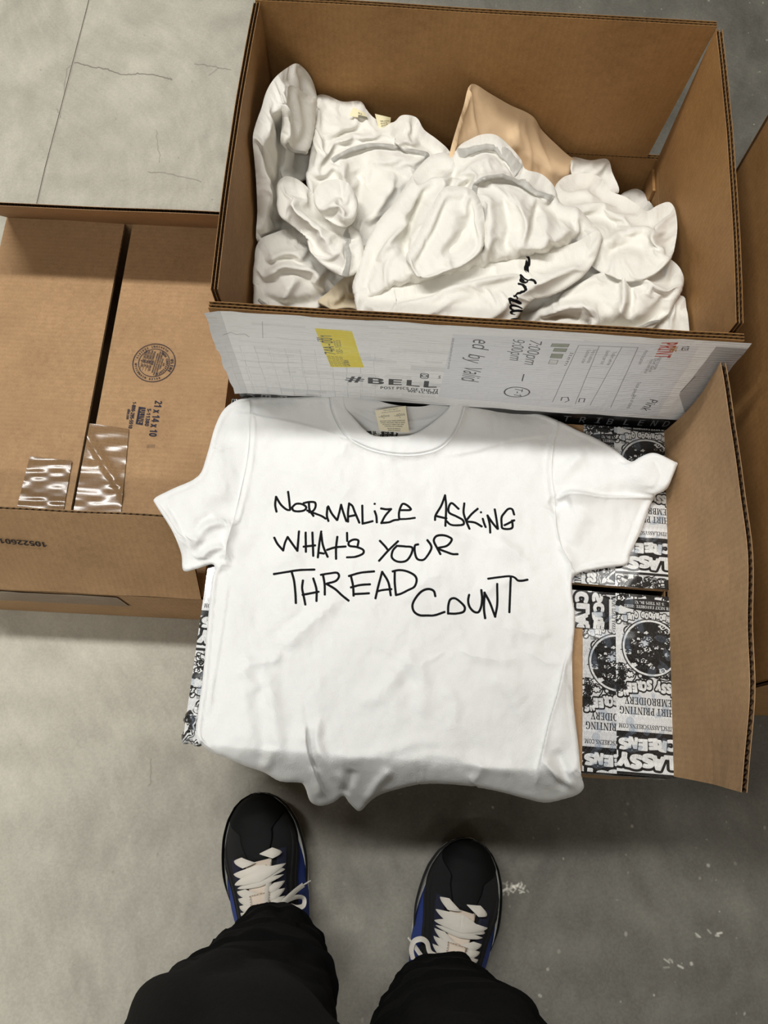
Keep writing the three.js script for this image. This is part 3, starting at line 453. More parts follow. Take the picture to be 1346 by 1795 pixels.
  g2.fillStyle = '#fff'; textPx(g2, f2, '105226011', [81, 950], [-14, 942], 26, 'bold sans-serif'); ink('printed_number', f2, c2, 0x18171a, 'black number stamped upside down');
  // strips of clear tape across the flaps at the front
  const toLocal = (geo) => { geo.applyMatrix4(left.o.matrixWorld.clone().invert()); return geo; };
  const tapeMat = M.clear, h = LH + 0.0022;
  for (const c4 of [[[157, 742], [226, 752], [209, 930], [123, 925]], [[52, 800], [126, 808], [106, 925], [22, 920]]])
    mesh('clear_tape', toLocal(gridGeo(30, 40, (a, b) => { const x = lerp(lerp(c4[0][0], c4[1][0], a), lerp(c4[3][0], c4[2][0], a), b), y = lerp(lerp(c4[0][1], c4[1][1], a), lerp(c4[3][1], c4[2][1], a), b); return P(x, y, h + 0.0013 * (noise(x * 0.03, y * 0.14) - 0.3) + 0.0018 * Math.exp(-(((x - 150 - (y - 760) * 0.62) / 9) ** 2))); })), tapeMat, left.o).userData.label = 'clear glossy tape';
  // pale old tape and a scuff low on the front side
  mesh('clear_tape', gridGeo(16, 4, (a, b) => V(lerp(-LW / 2, LW / 2 - 0.11, a), LH - 0.004 - b * 0.06, LD / 2 + 0.0012 + 0.0008 * noise(a * 20, b * 4))), tapeMat, left.o);
}
// the tall box at the right edge
{
  const rb = carton('tall brown box standing at the far right beyond the raised flap', 0.662, 0.3785, -0.02, 0.54, 0.575, 0.62, 0.0055, 1, M.kraftIn);
  const t = 0.0055; rb.put('flap', board(0.538, 0.285, t, 1), 0, 0.62, 0.575 / 2, Math.PI, HALF); rb.put('flap', board(0.538, 0.285, t, 1), 0, 0.62, -0.575 / 2, 0, HALF);
  mesh('tape_strip', (() => { const g = gridGeo(20, 3, (u, v) => V(lerp(-0.268, 0.268, u), 0.03 + v * 0.0, 0.575 / 2 + 0.001)); return gridGeo(20, 4, (u, v) => V(lerp(-0.268, 0.268, u), 0.623, lerp(-0.03, 0.03, v))); })(), M.clear, rb.o);
}

// ---------------------------------------------------------------- the spread T-shirt
{
  const outline = [[577, 692], [590, 688], [620, 686], [643, 699], [660, 705], [685, 712], [718, 716], [747, 715], [768, 707], [784, 694], [800, 693], [818, 699], [850, 704], [900, 712], [945, 724], [985, 740], [1010, 753], [1040, 766], [1075, 786], [1106, 809], [1122, 801], [1140, 794], [1152, 795], [1182, 809], [1188, 812], [1186, 818], [1178, 838], [1168, 858], [1148, 868],
    [1140, 885], [1124, 930], [1104, 972], [1100, 988], [1060, 996], [1006, 1010], [1003, 1040], [1008, 1085], [1003, 1150], [1005, 1230], [1013, 1300], [1019, 1360], [1024, 1384], [1015, 1394], [985, 1402], [955, 1406], [920, 1398], [870, 1385], [800, 1374], [740, 1373], [690, 1384], [662, 1394], [646, 1406], [630, 1421], [612, 1406], [602, 1394], [584, 1405], [560, 1411], [544, 1404], [535, 1382], [528, 1372], [490, 1368], [462, 1352], [430, 1341], [396, 1326], [368, 1318], [350, 1306], [344, 1290], [347, 1250], [356, 1180], [364, 1090], [371, 1020], [375, 990],
    [345, 997], [322, 1001], [318, 972], [304, 935], [286, 905], [273, 885], [269, 876], [300, 858], [348, 834], [362, 800], [378, 745], [394, 716], [420, 700], [470, 694], [540, 694]];
  const O = polygon(outline, 4);
  const collarOut = polygon([[577, 680], [577, 700], [579, 716], [587, 737], [605, 765], [640, 786], [690, 798], [740, 797], [775, 785], [800, 757], [812, 727], [818, 700], [818, 680], [700, 660]], 4);
  const hole = polygon([[605, 701], [608, 718], [620, 732], [633, 747], [649, 761], [664, 765], [689, 765], [718, 763], [737, 755], [758, 741], [778, 724], [789, 709], [787, 697], [776, 699], [768, 706], [747, 714], [718, 715], [685, 711], [660, 704], [643, 698], [627, 690], [620, 687], [610, 691]], 4);
  const sleeveL = polygon([[250, 690], [430, 690], [437, 745], [434, 800], [424, 850], [411, 905], [398, 950], [392, 985], [372, 1003], [250, 1010]], 4), sleeveR = polygon([[984, 730], [976, 755], [969, 790], [967, 830], [972, 872], [975, 920], [985, 960], [1001, 990], [1005, 1020], [1230, 1020], [1230, 730]], 4);
  const F = [
    fold([[985, 740], [970, 785], [967, 835], [974, 890]], 4, -1.6), fold([[979, 740], [964, 785], [961, 835], [968, 890]], 5, 1.4),                   // armhole seams
    fold([[430, 700], [438, 760], [426, 850], [400, 945]], 4, -1.3), fold([[437, 700], [445, 760], [433, 850], [407, 945]], 5, 1.2),
    fold([[965, 893], [995, 862], [1060, 868], [1146, 869]], 7, 6, 'step'), fold([[985, 870], [1040, 852], [1110, 828], [1160, 815]], 22, 7), fold([[966, 900], [978, 885], [1005, 876]], 11, -7),
    fold([[990, 800], [1040, 820], [1080, 812]], 16, 3), fold([[975, 850], [1000, 815], [1030, 790]], 12, 3), fold([[1000, 960], [1010, 920], [1030, 890]], 16, 3), fold([[985, 950], [1003, 985], [1006, 1012]], 8, 3),
    fold([[1104, 975], [1122, 928], [1139, 884]], 5, 1.5), fold([[1092, 970], [1110, 925], [1127, 880]], 3, -1.1), fold([[1090, 990], [1050, 990], [1008, 1001]], 4, 1.2), fold([[1100, 982], [1050, 980], [1008, 992]], 3, -0.8), fold([[1143, 800], [1158, 830], [1146, 862]], 4, -1),
    fold([[272, 882], [290, 907], [308, 940], [322, 975]], 5, 1.3), fold([[284, 873], [302, 900], [320, 935], [332, 968]], 3, -1.1),                   // left cuff hem
    fold([[335, 965], [352, 925], [385, 915], [405, 925]], 9, 6), fold([[345, 985], [365, 962], [395, 955]], 8, 6), fold([[340, 945], [352, 915], [375, 900]], 8, -4), fold([[380, 760], [388, 830], [380, 890]], 22, 5), fold([[405, 900], [400, 950], [390, 985]], 10, 5),
    fold([[400, 720], [520, 742], [610, 768], [680, 780]], 9, 2.4, 'step'), fold([[985, 758], [900, 770], [830, 790], [770, 800]], 9, 2.2, 'step'),
    fold([[640, 800], [660, 835], [690, 850], [760, 845]], 16, 2.4), fold([[690, 800], [705, 830], [745, 850]], 12, -2), fold([[480, 820], [560, 835], [640, 868], [720, 880]], 18, 2.2),
    fold([[640, 905], [750, 925], [860, 955], [930, 985]], 16, 2.8), fold([[720, 905], [800, 925], [890, 962]], 12, -2), fold([[860, 935], [905, 965], [940, 1010]], 9, 2),
    fold([[440, 1010], [480, 985], [540, 975]], 18, 2.2), fold([[490, 1140], [545, 1090], [600, 1040]], 14, 3), fold([[470, 1120], [510, 1090], [545, 1060]], 10, -2.2), fold([[700, 1060], [750, 1015], [790, 1000]], 14, 2.4), fold([[840, 1045], [880, 1020], [920, 1010]], 12, 2.4),
    fold([[430, 1140], [440, 1160], [480, 1155], [500, 1145]], 10, 3), fold([[420, 1165], [440, 1195], [455, 1215]], 12, 3), fold([[455, 1160], [475, 1210], [482, 1290], [492, 1350]], 14, 4), fold([[425, 1190], [432, 1250], [445, 1330]], 16, 3),
    fold([[535, 1262], [537, 1310], [552, 1360], [575, 1405]], 8, 7, 'step'), fold([[560, 1250], [556, 1300], [575, 1340], [625, 1395]], 10, 5), fold([[545, 1270], [545, 1320], [560, 1355]], 6, -4),
    fold([[620, 1230], [660, 1220], [720, 1150]], 14, 2.4), fold([[700, 1140], [740, 1180], [735, 1260]], 14, 2.6), fold([[640, 1140], [690, 1160], [730, 1210]], 12, -1.8), fold([[800, 1130], [840, 1150], [910, 1160]], 12, 2.4), fold([[850, 1180], [900, 1210], [920, 1270]], 16, 2.6), fold([[770, 1200], [800, 1230], [790, 1290]], 12, 2), fold([[880, 1090], [935, 1110], [975, 1100]], 12, 2.4), fold([[920, 1130], [960, 1160], [1000, 1150]], 10, 2.4),
    fold([[560, 1335], [640, 1325], [740, 1300], [800, 1310]], 12, 2.6), fold([[700, 1330], [780, 1322], [860, 1345], [930, 1345]], 10, 2.6),
    fold([[935, 1388], [950, 1330], [967, 1260], [987, 1195], [998, 1130]], 7, 6, 'step'), fold([[950, 1325], [980, 1360], [1015, 1386]], 8, 5), fold([[1000, 1140], [992, 1230], [985, 1330]], 16, 3), fold([[985, 1390], [990, 1350], [975, 1310]], 10, -4),
    fold([[403, 992], [392, 1080], [374, 1190], [362, 1270]], 8, 1.2, 'step'), fold([[376, 994], [392, 990], [408, 990]], 4, 1.5), fold([[378, 1006], [392, 1002], [406, 1002]], 3, -1.2),
    fold([[640, 1410], [660, 1375], [690, 1345]], 9, 6), fold([[600, 1392], [612, 1370], [618, 1345]], 9, -5), fold([[560, 1400], [556, 1370], [545, 1340]], 8, 4), fold([[820, 1373], [840, 1355], [850, 1335]], 10, 3), fold([[460, 1350], [470, 1330], [472, 1305]], 10, 4),
  ];
  const edgeY = (x) => 1302 + (x - 325) * 0.0749, H0 = BH + 0.0075;
  const height = (x, y, d) => {
    let h = H0 + 0.006 * dome(d, 9);
    for (const q of F) h += 1.3 * q(x, y);
    h += 0.003 * (fbm(x / 46 + 3, y / 60 + 9, 3) - 0.5) * 2 + 0.0012 * (Math.abs(noise(x / 22 + noise(x / 70, y / 70) * 3, y / 34) - 0.5));
    h -= 0.010 * smooth(0, 60, 372 - x - (y - 960) * 0.2) * smooth(940, 1000, y); h += 0.007 * smooth(400, 350, x) * smooth(985, 930, y); h += 0.026 * smooth(1060, 1190, x) * smooth(885, 845, y);                        // cuff sinking between the two boxes
    const over = y - edgeY(x) + 3; if (over > 0) h -= 0.00115 * over * over / (over + 22);               // hem hanging over the front edge
    const neck = collarOut(x, y); if (neck > -12) h += 0.0028 * dome(Math.max(0, neck + 2), 8) - 0.0026 * Math.exp(-(((neck - 2) / 2.2) ** 2)) + 0.0012 * Math.exp(-(((neck + 5) / 3) ** 2));
    h += 0.012 * smooth(760, 690, y) * smooth(480, 560, x) * smooth(900, 830, x);                         // shoulders leaning up against the box behind
    return h;
  };
  const shirt = thing('t_shirt', 'clean white T-shirt spread flat with handwritten black lettering across the chest', 'shirt', [0, 0, 0]);
  // lettering: each stroke traced, drawn at its real place on the chest
  const X0 = -0.33, X1 = 0.40, F0 = -0.10, F1 = 0.45, [c, g] = canvas(2048, 1543, '#fff'), S = 2048 / (X1 - X0);
  const stroke = (ox, oy, lines, w = 19) => { g.strokeStyle = '#17171a'; g.lineCap = g.lineJoin = 'round'; for (const l of lines) { const q = l.length > 2 ? rounded(l, 5, false) : l.length === 1 ? [l[0], [l[0][0] + 1, l[0][1]]] : l; g.lineWidth = w * 1.18 / 5.608 * 0.00062 * S; g.beginPath(); q.forEach((p, i) => { const x = ox + p[0] / 5.608, y = oy + p[1] / 5.608, v = P(x, y, height(x, y, 60)); const a = (v.x - X0) * S, b = (F1 + v.z) * S; i ? g.lineTo(a, b) : g.moveTo(a, b); }); g.stroke(); } };
  const A = (l) => stroke(470, 850, l), B = (l) => stroke(690, 850, l), C = (l) => stroke(470, 980, l), D = (l) => stroke(690, 980, l);
  A([[[85, 255], [72, 190], [80, 110]], [[80, 110], [130, 190], [190, 238], [215, 240]], [[197, 62], [205, 120], [218, 235]]]);
  A([[[235, 215], [275, 180], [340, 185], [375, 215], [360, 240], [310, 253], [250, 245], [235, 215]], [[400, 170], [408, 240], [445, 298]], [[350, 172], [400, 162], [460, 168], [465, 210], [440, 250], [405, 262]], [[385, 245], [470, 278], [530, 302], [565, 325]]]);
  A([[[592, 348], [578, 300], [582, 215]], [[590, 205], [625, 275], [675, 338]], [[680, 338], [700, 260], [716, 190]], [[716, 190], [740, 270], [768, 350]]]);
  A([[[785, 355], [785, 260], [795, 180]], [[795, 178], [825, 200], [850, 260], [895, 365]], [[790, 305], [855, 292]], [[924, 200], [926, 290], [928, 375]], [[928, 375], [975, 365], [1025, 352]], [[1047, 255], [1062, 300], [1067, 362]], [[1046, 183]]]);
  A([[[1110, 228], [1160, 236], [1208, 234]], [[1208, 234], [1150, 300], [1112, 370]], [[1112, 370], [1190, 362], [1240, 342], [1282, 338]]]);
  B([[[75, 245], [170, 238], [130, 195], [90, 183], [68, 215], [52, 280], [55, 332]], [[55, 332], [130, 330], [208, 320]]]);
  B([[[508, 100], [470, 200], [412, 300], [408, 340]], [[508, 100], [518, 200], [510, 398]], [[415, 300], [520, 325]], [[640, 230], [570, 175], [545, 210], [545, 265], [620, 305], [685, 345], [690, 380], [640, 392], [560, 385], [520, 350]]]);
  B([[[697, 178], [690, 270], [715, 350], [746, 425]], [[828, 230], [770, 280], [715, 345]], [[720, 355], [800, 365], [866, 402]], [[878, 328], [890, 370], [905, 408]], [[860, 264]]]);
  B([[[950, 462], [945, 380], [925, 295]], [[925, 297], [975, 370], [1020, 425]], [[1025, 425], [1010, 320], [996, 235]], [[1185, 285], [1165, 232], [1130, 230], [1090, 270], [1063, 310], [1063, 390], [1068, 418], [1120, 428], [1165, 415], [1165, 345]], [[1185, 342], [1090, 390]]]);
  A([[[66, 512], [95, 570], [152, 638]], [[152, 638], [170, 560], [195, 505]], [[195, 505], [240, 570], [290, 640]], [[290, 640], [305, 450]], [[370, 462], [373, 650]], [[436, 462], [445, 690]], [[352, 600], [462, 588]], [[522, 452], [505, 560], [490, 705]], [[522, 470], [540, 590], [585, 700]], [[495, 660], [548, 668]]]);
  A([[[680, 505], [668, 610], [668, 720]], [[580, 632], [660, 608], [760, 600]], [[775, 467], [777, 545]], [[880, 590], [885, 540], [840, 532], [792, 560], [795, 590], [870, 605], [935, 635], [935, 665], [860, 700], [775, 706]], [[1098, 545], [1150, 600], [1180, 640]], [[1275, 550], [1180, 640], [1090, 740]]]);
  B([[[31, 594], [-9, 640], [-19, 705], [16, 740], [75, 752], [130, 735], [178, 660], [182, 612], [110, 600], [31, 594]], [[240, 580], [210, 590], [212, 680], [235, 725], [290, 732], [340, 680], [372, 615], [365, 585], [332, 540]], [[460, 675], [430, 620], [395, 540], [420, 500], [480, 490], [540, 505], [572, 530], [530, 590], [440, 615]], [[440, 625], [520, 655], [580, 675], [628, 676]]]);
  C([[[60, 142], [180, 122], [300, 103], [455, 97]], [[235, 125], [255, 200], [268, 320], [272, 425]], [[343, 205], [335, 280], [350, 360], [365, 440]], [[445, 185], [475, 290], [475, 405]], [[340, 345], [420, 330], [495, 315]], [[540, 150], [555, 240], [557, 342]], [[520, 148], [600, 135], [680, 130], [697, 160], [670, 205], [575, 235]], [[575, 238], [660, 290], [725, 350], [790, 402]]]);
  C([[[1040, 115], [900, 130], [795, 160]], [[815, 165], [835, 260], [840, 352]], [[815, 272], [900, 250], [1000, 242]], [[840, 338], [990, 330]], [[1055, 380], [1080, 270], [1120, 120]], [[1120, 120], [1180, 220], [1205, 350]], [[1075, 310], [1130, 298], [1210, 290]]]);
  D([[[10, 120], [10, 220], [22, 345]], [[-10, 115], [50, 103], [130, 115], [210, 160], [225, 200], [205, 265], [140, 300], [70, 335], [22, 348]], [[410, 360], [395, 310], [345, 290], [280, 310], [215, 380], [185, 450], [200, 510], [250, 545], [330, 550], [400, 548], [500, 515]], [[535, 530], [540, 440], [560, 390], [600, 380], [660, 420], [700, 470], [690, 510], [620, 530], [535, 530]]]);
  D([[[742, 347], [733, 400], [745, 460], [790, 512], [830, 518], [855, 480], [870, 390], [862, 300]], [[900, 575], [888, 480], [895, 325]], [[893, 325], [945, 420], [998, 560]], [[998, 560], [1018, 450], [1018, 240]], [[930, 187], [1040, 172], [1140, 163], [1185, 175], [1220, 205], [1260, 208], [1312, 198]], [[1150, 170], [1145, 320], [1138, 515]]]);
  const map = canvasTexture(c); map.repeat.set(1 / (X1 - X0), 1 / (F1 - F0)); map.offset.set(-X0 / (X1 - X0), -F0 / (F1 - F0));
  const print = M.cotton.clone(); print.map = map;
  const soft = { more: [1.022, 1.012], angle: 0.7, steps: 110, stiff: 0.15, sink: 0.003, seed: 3, loose: (x, F) => { const q = mid.local(V(x, 0.3, -F)); return q.z > BD / 2 + 0.004; } };
  mesh('body', buckle(sheet((x, y) => Math.min(O(x, y), -collarOut(x, y), -sleeveL(x, y), -sleeveR(x, y)), O.box, 2.4, (x, y) => height(x, y, Math.max(0, O(x, y)))), soft), print, shirt);
  mesh('sleeve', buckle(sheet((x, y) => Math.min(O(x, y), sleeveL(x, y)), [255, 680, 450, 1020], 2.4, (x, y) => height(x, y, Math.max(0, O(x, y)))), soft), M.cotton, shirt);
  mesh('sleeve', buckle(sheet((x, y) => Math.min(O(x, y), sleeveR(x, y)), [955, 720, 1200, 1030], 2.4, (x, y) => height(x, y, Math.max(0, O(x, y)))), soft), M.cotton, shirt);
  const rib = M.cotton.clone(); rib.color.setRGB(0.8, 0.8, 0.79);
  mesh('collar', sheet((x, y) => Math.min(O(x, y) + (y < 720 ? 1 : 0), collarOut(x, y), -hole(x, y)), [565, 675, 830, 805], 1.4, (x, y) => { const e = Math.max(0, -hole(x, y)); return height(x, y, Math.max(3, O(x, y))) + 0.002 * dome(e, 6) - 0.003; }), rib, shirt);
  // back of the neck seen through the opening, its seam tape and the care label
  const seam = fold([[607, 706], [630, 716], [655, 728], [690, 737], [730, 738], [765, 730], [785, 716]], 3, -1.6), seam2 = fold([[609, 716], [632, 727], [656, 739], [690, 747], [730, 748], [765, 738]], 3, 1.2);
  mesh('back_panel', sheet((x, y) => hole(x, y) + (y > 728 ? 9 : 2.5), [595, 680, 800, 775], 1.4, (x, y) => H0 - 0.004 + 0.02 * smooth(760, 692, y) + 0.004 * smooth(640, 606, x) + seam(x, y) + seam2(x, y)), rib, shirt);
  const [lc2, lg] = canvas(512, 400, '#efe6cb'), lr = rng(8); lg.fillStyle = '#3c3830'; lg.textAlign = 'center';
  [['100% Cotton Algodon', 24], ['Lavado en Tierra al reverso', 58]].forEach(([s, y]) => { lg.font = '26px sans-serif'; lg.fillText(s, 256, y + 10); });
  for (const x0 of [40, 300]) for (let i = 0; i < 5; i++) { lg.strokeStyle = '#3c3830'; lg.lineWidth = 5; const x = x0 + i * 38; lg.beginPath(); if (i === 1) { lg.moveTo(x, 140); lg.lineTo(x + 14, 110); lg.lineTo(x + 28, 140); lg.closePath(); } else if (i === 2) lg.rect(x, 108, 26, 32); else lg.arc(x + 13, 126, 12, 0, i ? 6.3 : 3.1); lg.stroke(); }
  lg.font = '22px sans-serif'; lg.fillText('60', 120, 172); lg.fillText('30', 390, 172);
  ['MACHINE WASH WARM INSIDE OUT', 'LAVAR A MAQUINA TIBIO AL REVES', 'NO BLEACH TUMBLE DRY LOW', 'CUIDADOS DE LA PRENDA', 'HECHO EN MEXICO', 'MADE IN MEXICO'].forEach((s, i) => { lg.font = 'bold 25px sans-serif'; lg.fillText(s, 256, 224 + i * 31 + (i > 3 ? 8 : 0), 470); });
  const tagMat = std({ map: canvasTexture(lc2), roughness: 0.8 });
  const q = patch([[657, 719.5], [711, 711.5], [717.5, 758.5], [665, 755]], [H0 + 0.022, H0 + 0.022, H0 + 0.006, H0 + 0.006], 0.002); { const uv = q.attributes.uv; for (let i = 0; i < uv.count; i++) uv.setY(i, 1 - uv.getY(i)); }
  mesh('care_label', q, tagMat, shirt).userData.label = 'cream printed care label';
}

// ---------------------------------------------------------------- the pile of shirts in the open box
const pile = 'white shirts crumpled in the open box';
const BX = BW / 2 - 0.0095, BZ = BD / 2 - 0.0095, toBig = big.o.matrixWorld.clone().invert(), eyeB = V(0, EYE, 0).applyMatrix4(toBig);
// lowest height at which a traced line of sight is still inside the walls of the open box
function inBox(px, py) {
  const r = rayOf(px, py).transformDirection(toBig); let k = 1e9;
  if (r.x < 0) k = Math.min(k, (-BX - eyeB.x) / r.x); if (r.x > 0) k = Math.min(k, (BX - eyeB.x) / r.x); if (r.z < 0) k = Math.min(k, (-BZ - eyeB.z) / r.z);
  return EYE + r.y * k;
}
const slope = (F, h) => F * 0.77 + (h - 0.4) * 0.64;                  // along a surface that leans towards the front
function cloth(parent, name, mat, pts, o) {
  const f = polygon(pts, 4), folds = (o.folds || []).map((a) => fold(...a)), [a, bx, by] = o.base, puff = o.puff ?? 0.03, rad = o.rad ?? 25, [wa, ws, ang] = o.crease ?? [3, 40, 0.6], ca = Math.cos(ang), sa = Math.sin(ang), seed = pts[0][0] * 0.37;
  const soft = (c) => Math.sqrt(c * c + 0.004);
  const height = (x, y) => {
    const d = Math.max(0, f(x, y)); let h = a + bx * (x - 800) / 400 + by * (y - 400) / 200 + Math.min(puff, 0.008) * dome(d, 4) + Math.max(0, puff - 0.008) * (1 - Math.exp(-d * 1.1 / rad));
    for (const q of folds) h += q(x, y);
    const wx = (noise(x / 55 + seed, y / 55) - 0.5) * 46, wy = (noise(x / 55, y / 55 + seed + 9) - 0.5) * 46, X = x + wx, Y = y + wy;
    const u = (X * ca + Y * sa) / ws, v = (-X * sa + Y * ca) / (ws * 0.5), cb = Math.cos(ang + 0.9), sb = Math.sin(ang + 0.9), p = (X * cb + Y * sb) / (ws * 0.62), q2 = (-X * sb + Y * cb) / (ws * 0.3);
    h += 0.75 * wa / 1000 * (2.1 * (0.35 - soft(noise(u + seed, v) - 0.5)) + 1.5 * (soft(noise(p + 31, q2 + seed) - 0.5) - 0.25) + 0.75 * (0.25 - soft(noise(u * 2.9 + 7, v * 2.2 + seed) - 0.5)));
    return Math.max(h, inBox(x, y) + 0.002);
  };
  const flat = sheet((x, y) => f(x, y), f.box, o.step ?? 3, height), geo0 = Float32Array.from(flat.attributes.position.array), geo = buckle(flat, { more: o.more ?? [1.085, 1.04], angle: -ang, stiff: 0.12, seed: pts.length, ...(o.drape || {}) });
  { const q = geo.attributes.position, v = V(0, 0, 0); for (let i = 0; i < q.count; i++) { v.fromBufferAttribute(q, i).applyMatrix4(toBig); v.x = clamp(v.x, -BX, BX); v.z = clamp(v.z, -BZ, BZ); v.applyMatrix4(big.o.matrixWorld); q.setXYZ(i, v.x, v.y, v.z); } geo.computeVertexNormals(); }
  if (o.slope) { const q = geo0, uv = geo.attributes.uv; for (let i = 0; i < uv.count; i++) uv.setXY(i, q[3 * i], slope(-q[3 * i + 2], q[3 * i + 1])); }
  const m = mesh(name, geo, mat, parent);
  for (const [bandName, line, wide] of o.bands || []) {               // ribbing and stitched hems lying on the cloth
    const px = geo.userData.px, q = geo.attributes.position, nn = geo.attributes.normal, c = new THREE.CatmullRomCurve3(line.map((z) => V(z[0], z[1], 0)), false, 'centripetal');
    const on = (x, y, lift) => { const p = V(0, 0, 0), n = V(0, 0, 0); let w = 0; for (let i = 0; i < q.count; i++) { const e = (px[2 * i] - x) ** 2 + (px[2 * i + 1] - y) ** 2; if (e < 30) { const k = 1 / (e + 1.5); w += k; p.x += k * q.getX(i); p.y += k * q.getY(i); p.z += k * q.getZ(i); n.x += k * nn.getX(i); n.y += k * nn.getY(i); n.z += k * nn.getZ(i); } } return w ? p.divideScalar(w).addScaledVector(n.normalize(), lift) : null; };
    const N = Math.ceil(c.getLength() / 3), pts = []; for (let j = 0; j <= N; j++) { const z = c.getPoint(j / N), d = c.getTangent(j / N), row = []; for (let i = 0; i <= 6; i++) { const k = (i / 6 - 0.5) * wide; row.push(on(z.x - d.y * k, z.y + d.x * k, i === 0 || i === 6 ? -0.0006 : 0.0016 - (i === 1 || i === 5 ? 0.0004 : 0))); } if (row.every((z2) => z2)) pts.push(row); }
    if (pts.length > 3) mesh(bandName, gridGeo(6, pts.length - 1, (u, v) => pts[Math.round(v * (pts.length - 1))][Math.round(u * 6)]), mat, parent);
  } if (o.label) m.userData.label = o.label; m.userData.height = height; return height;
}
{
  const s = (label, cat = 'shirt') => thing('t_shirt', label, cat, [0, 0, 0], 0, pile), W = M.cottonWarm;
  // lower layers that show between the others
  const low = s('lowest white shirt glimpsed under the rest of the pile in the open box'); delete low.userData.group;
  cloth(low, 'body', W, [[560, 340], [650, 265], [790, 300], [1000, 340], [1110, 400], [1150, 480], [1150, 600], [860, 606], [560, 600], [530, 450]], { base: [0.285, 0.01, 0.0], puff: 0.012, rad: 20, crease: [8, 60, 1.1] });
  // tan garment standing against the back wall, with the white collar behind it
  const tan = thing('garment', 'smooth tan garment standing up against the back wall of the box', 'clothing');
  cloth(tan, 'body', M.beige, [[826, 147], [859, 164], [894, 184], [925, 198], [937, 207], [949, 227], [976, 254], [1000, 275], [1031, 290], [1056, 308], [1052, 330], [1000, 340], [950, 330], [900, 310], [800, 305], [784, 292], [789, 264], [800, 225], [812, 188]], { more: [1.02, 1.01], base: [0.3245, -0.1565, -0.0645], puff: 0.006, rad: 7, crease: [1.5, 70, 0.5], folds: [[[[930, 200], [918, 235], [935, 268], [990, 292], [1040, 300]], 16, 9], [[[905, 250], [930, 285], [975, 300]], 16, -7], [[[818, 175], [806, 215], [794, 262]], 4, 2]] });
  const neck = s('white shirt whose collar pokes out at the lower end of the tan garment');
  cloth(neck, 'collar', W, [[1000, 276], [1035, 281], [1065, 279], [1073, 302], [1085, 337], [1062, 345], [1040, 325], [1005, 300]], { base: [0.292, -0.02, 0], puff: 0.012, rad: 8, folds: [[[[1062, 284], [1068, 305], [1078, 335]], 4, -3], [[[1010, 284], [1035, 290], [1052, 300]], 6, 4]] });
  // white shirt with neck labels, lying under the two big ones
  const b = s('white shirt at the back of the pile with cream labels at its rumpled neck');
  cloth(b, 'body', W, [[555, 168], [570, 166], [600, 178], [633, 178], [643, 193], [656, 207], [672, 214], [690, 214], [704, 202], [730, 206], [743, 227], [767, 245], [789, 267], [800, 310], [770, 410], [700, 480], [640, 450], [600, 410], [560, 360], [537, 322], [541, 290], [548, 240], [553, 195]],
    { base: [0.345, -0.02, 0], bands: [['collar', [[585, 268], [622, 248], [665, 240], [705, 245], [738, 256], [755, 270]], 10]], puff: 0.022, rad: 16, crease: [3.5, 46, 0.9], folds: [[[[575, 285], [592, 262], [625, 247], [665, 238], [705, 243], [735, 252], [760, 275]], 5, 6], [[[580, 295], [598, 272], [630, 257], [668, 249], [720, 254]], 4, -4], [[[606, 262], [603, 300], [612, 332]], 9, 11], [[[622, 285], [632, 310], [625, 350]], 9, -7], [[[700, 290], [670, 330], [645, 385]], 18, 12], [[[556, 215], [562, 260], [549, 308]], 8, 9], [[[576, 240], [605, 218], [640, 208]], 6, -10], [[[566, 262], [585, 235], [625, 222]], 6, 8], [[[618, 228], [650, 222], [680, 225], [720, 240]], 6, 8], [[[690, 240], [712, 228], [738, 236]], 7, 8], [[[655, 222], [690, 232], [715, 262]], 5, -6], [[[752, 260], [772, 268], [787, 280]], 5, 6], [[[560, 300], [580, 280], [610, 300]], 7, 7], [[[640, 270], [700, 268], [745, 285]], 20, 8]] });
  const lab = (txt, q, hs) => { const [cc, gg] = canvas(256, 160, '#eadfb8'); gg.fillStyle = '#33322c'; txt(gg); const geo = patch(q, hs, 0.003), uv = geo.attributes.uv; for (let i = 0; i < uv.count; i++) uv.setY(i, 1 - uv.getY(i)); mesh('neck_label', geo, std({ map: canvasTexture(cc), roughness: 0.85 }), b).userData.label = 'small cream woven label'; };
  lab((gg) => { gg.save(); gg.translate(128, 62); gg.rotate(Math.PI + 0.12); gg.font = 'bold 52px sans-serif'; gg.textAlign = 'center'; gg.fillText('CH', -20, 18); gg.restore(); gg.fillStyle = '#807c6a'; gg.fillRect(120, 100, 136, 60); }, [[619, 188], [640, 198], [645, 209], [612, 203]], [0.366, 0.366, 0.360, 0.362]);
  lab((gg) => { gg.font = 'bold 26px sans-serif'; ['100% COTTON', 'HECHO EN', 'MEXICO RN'].forEach((t, i) => gg.fillText(t, 60, 90 + i * 30, 180)); }, [[657, 199.5], [685, 206], [684, 218], [664, 226]], [0.362, 0.362, 0.352, 0.354]);
  // left stack: upright shirt, then the one below it, then the rolled sleeve
  const a = s('white shirt standing against the left wall of the box, topmost peak of the pile');
  cloth(a, 'body', W, [[519, 111], [531, 118], [545, 136], [555, 166], [556, 200], [547, 240], [538, 270], [535, 308], [520, 316], [520, 390], [505, 420], [478, 428], [452, 426], [451, 371], [449, 319], [446, 282], [443, 241], [448, 218], [458, 190], [467, 160], [482, 136], [503, 119]],
    { base: [0.003, -0.4, -0.087], puff: 0.026, rad: 16, crease: [4, 46, 1.4], folds: [[[[472, 165], [462, 230], [458, 300], [462, 385]], 13, 12], [[[489, 192], [493, 235], [490, 290], [485, 340]], 8, -16], [[[515, 125], [496, 150], [482, 190]], 12, 10], [[[465, 290], [463, 330], [470, 420]], 5, 6, 'step'], [[[505, 290], [515, 310], [500, 330]], 8, 8]] });
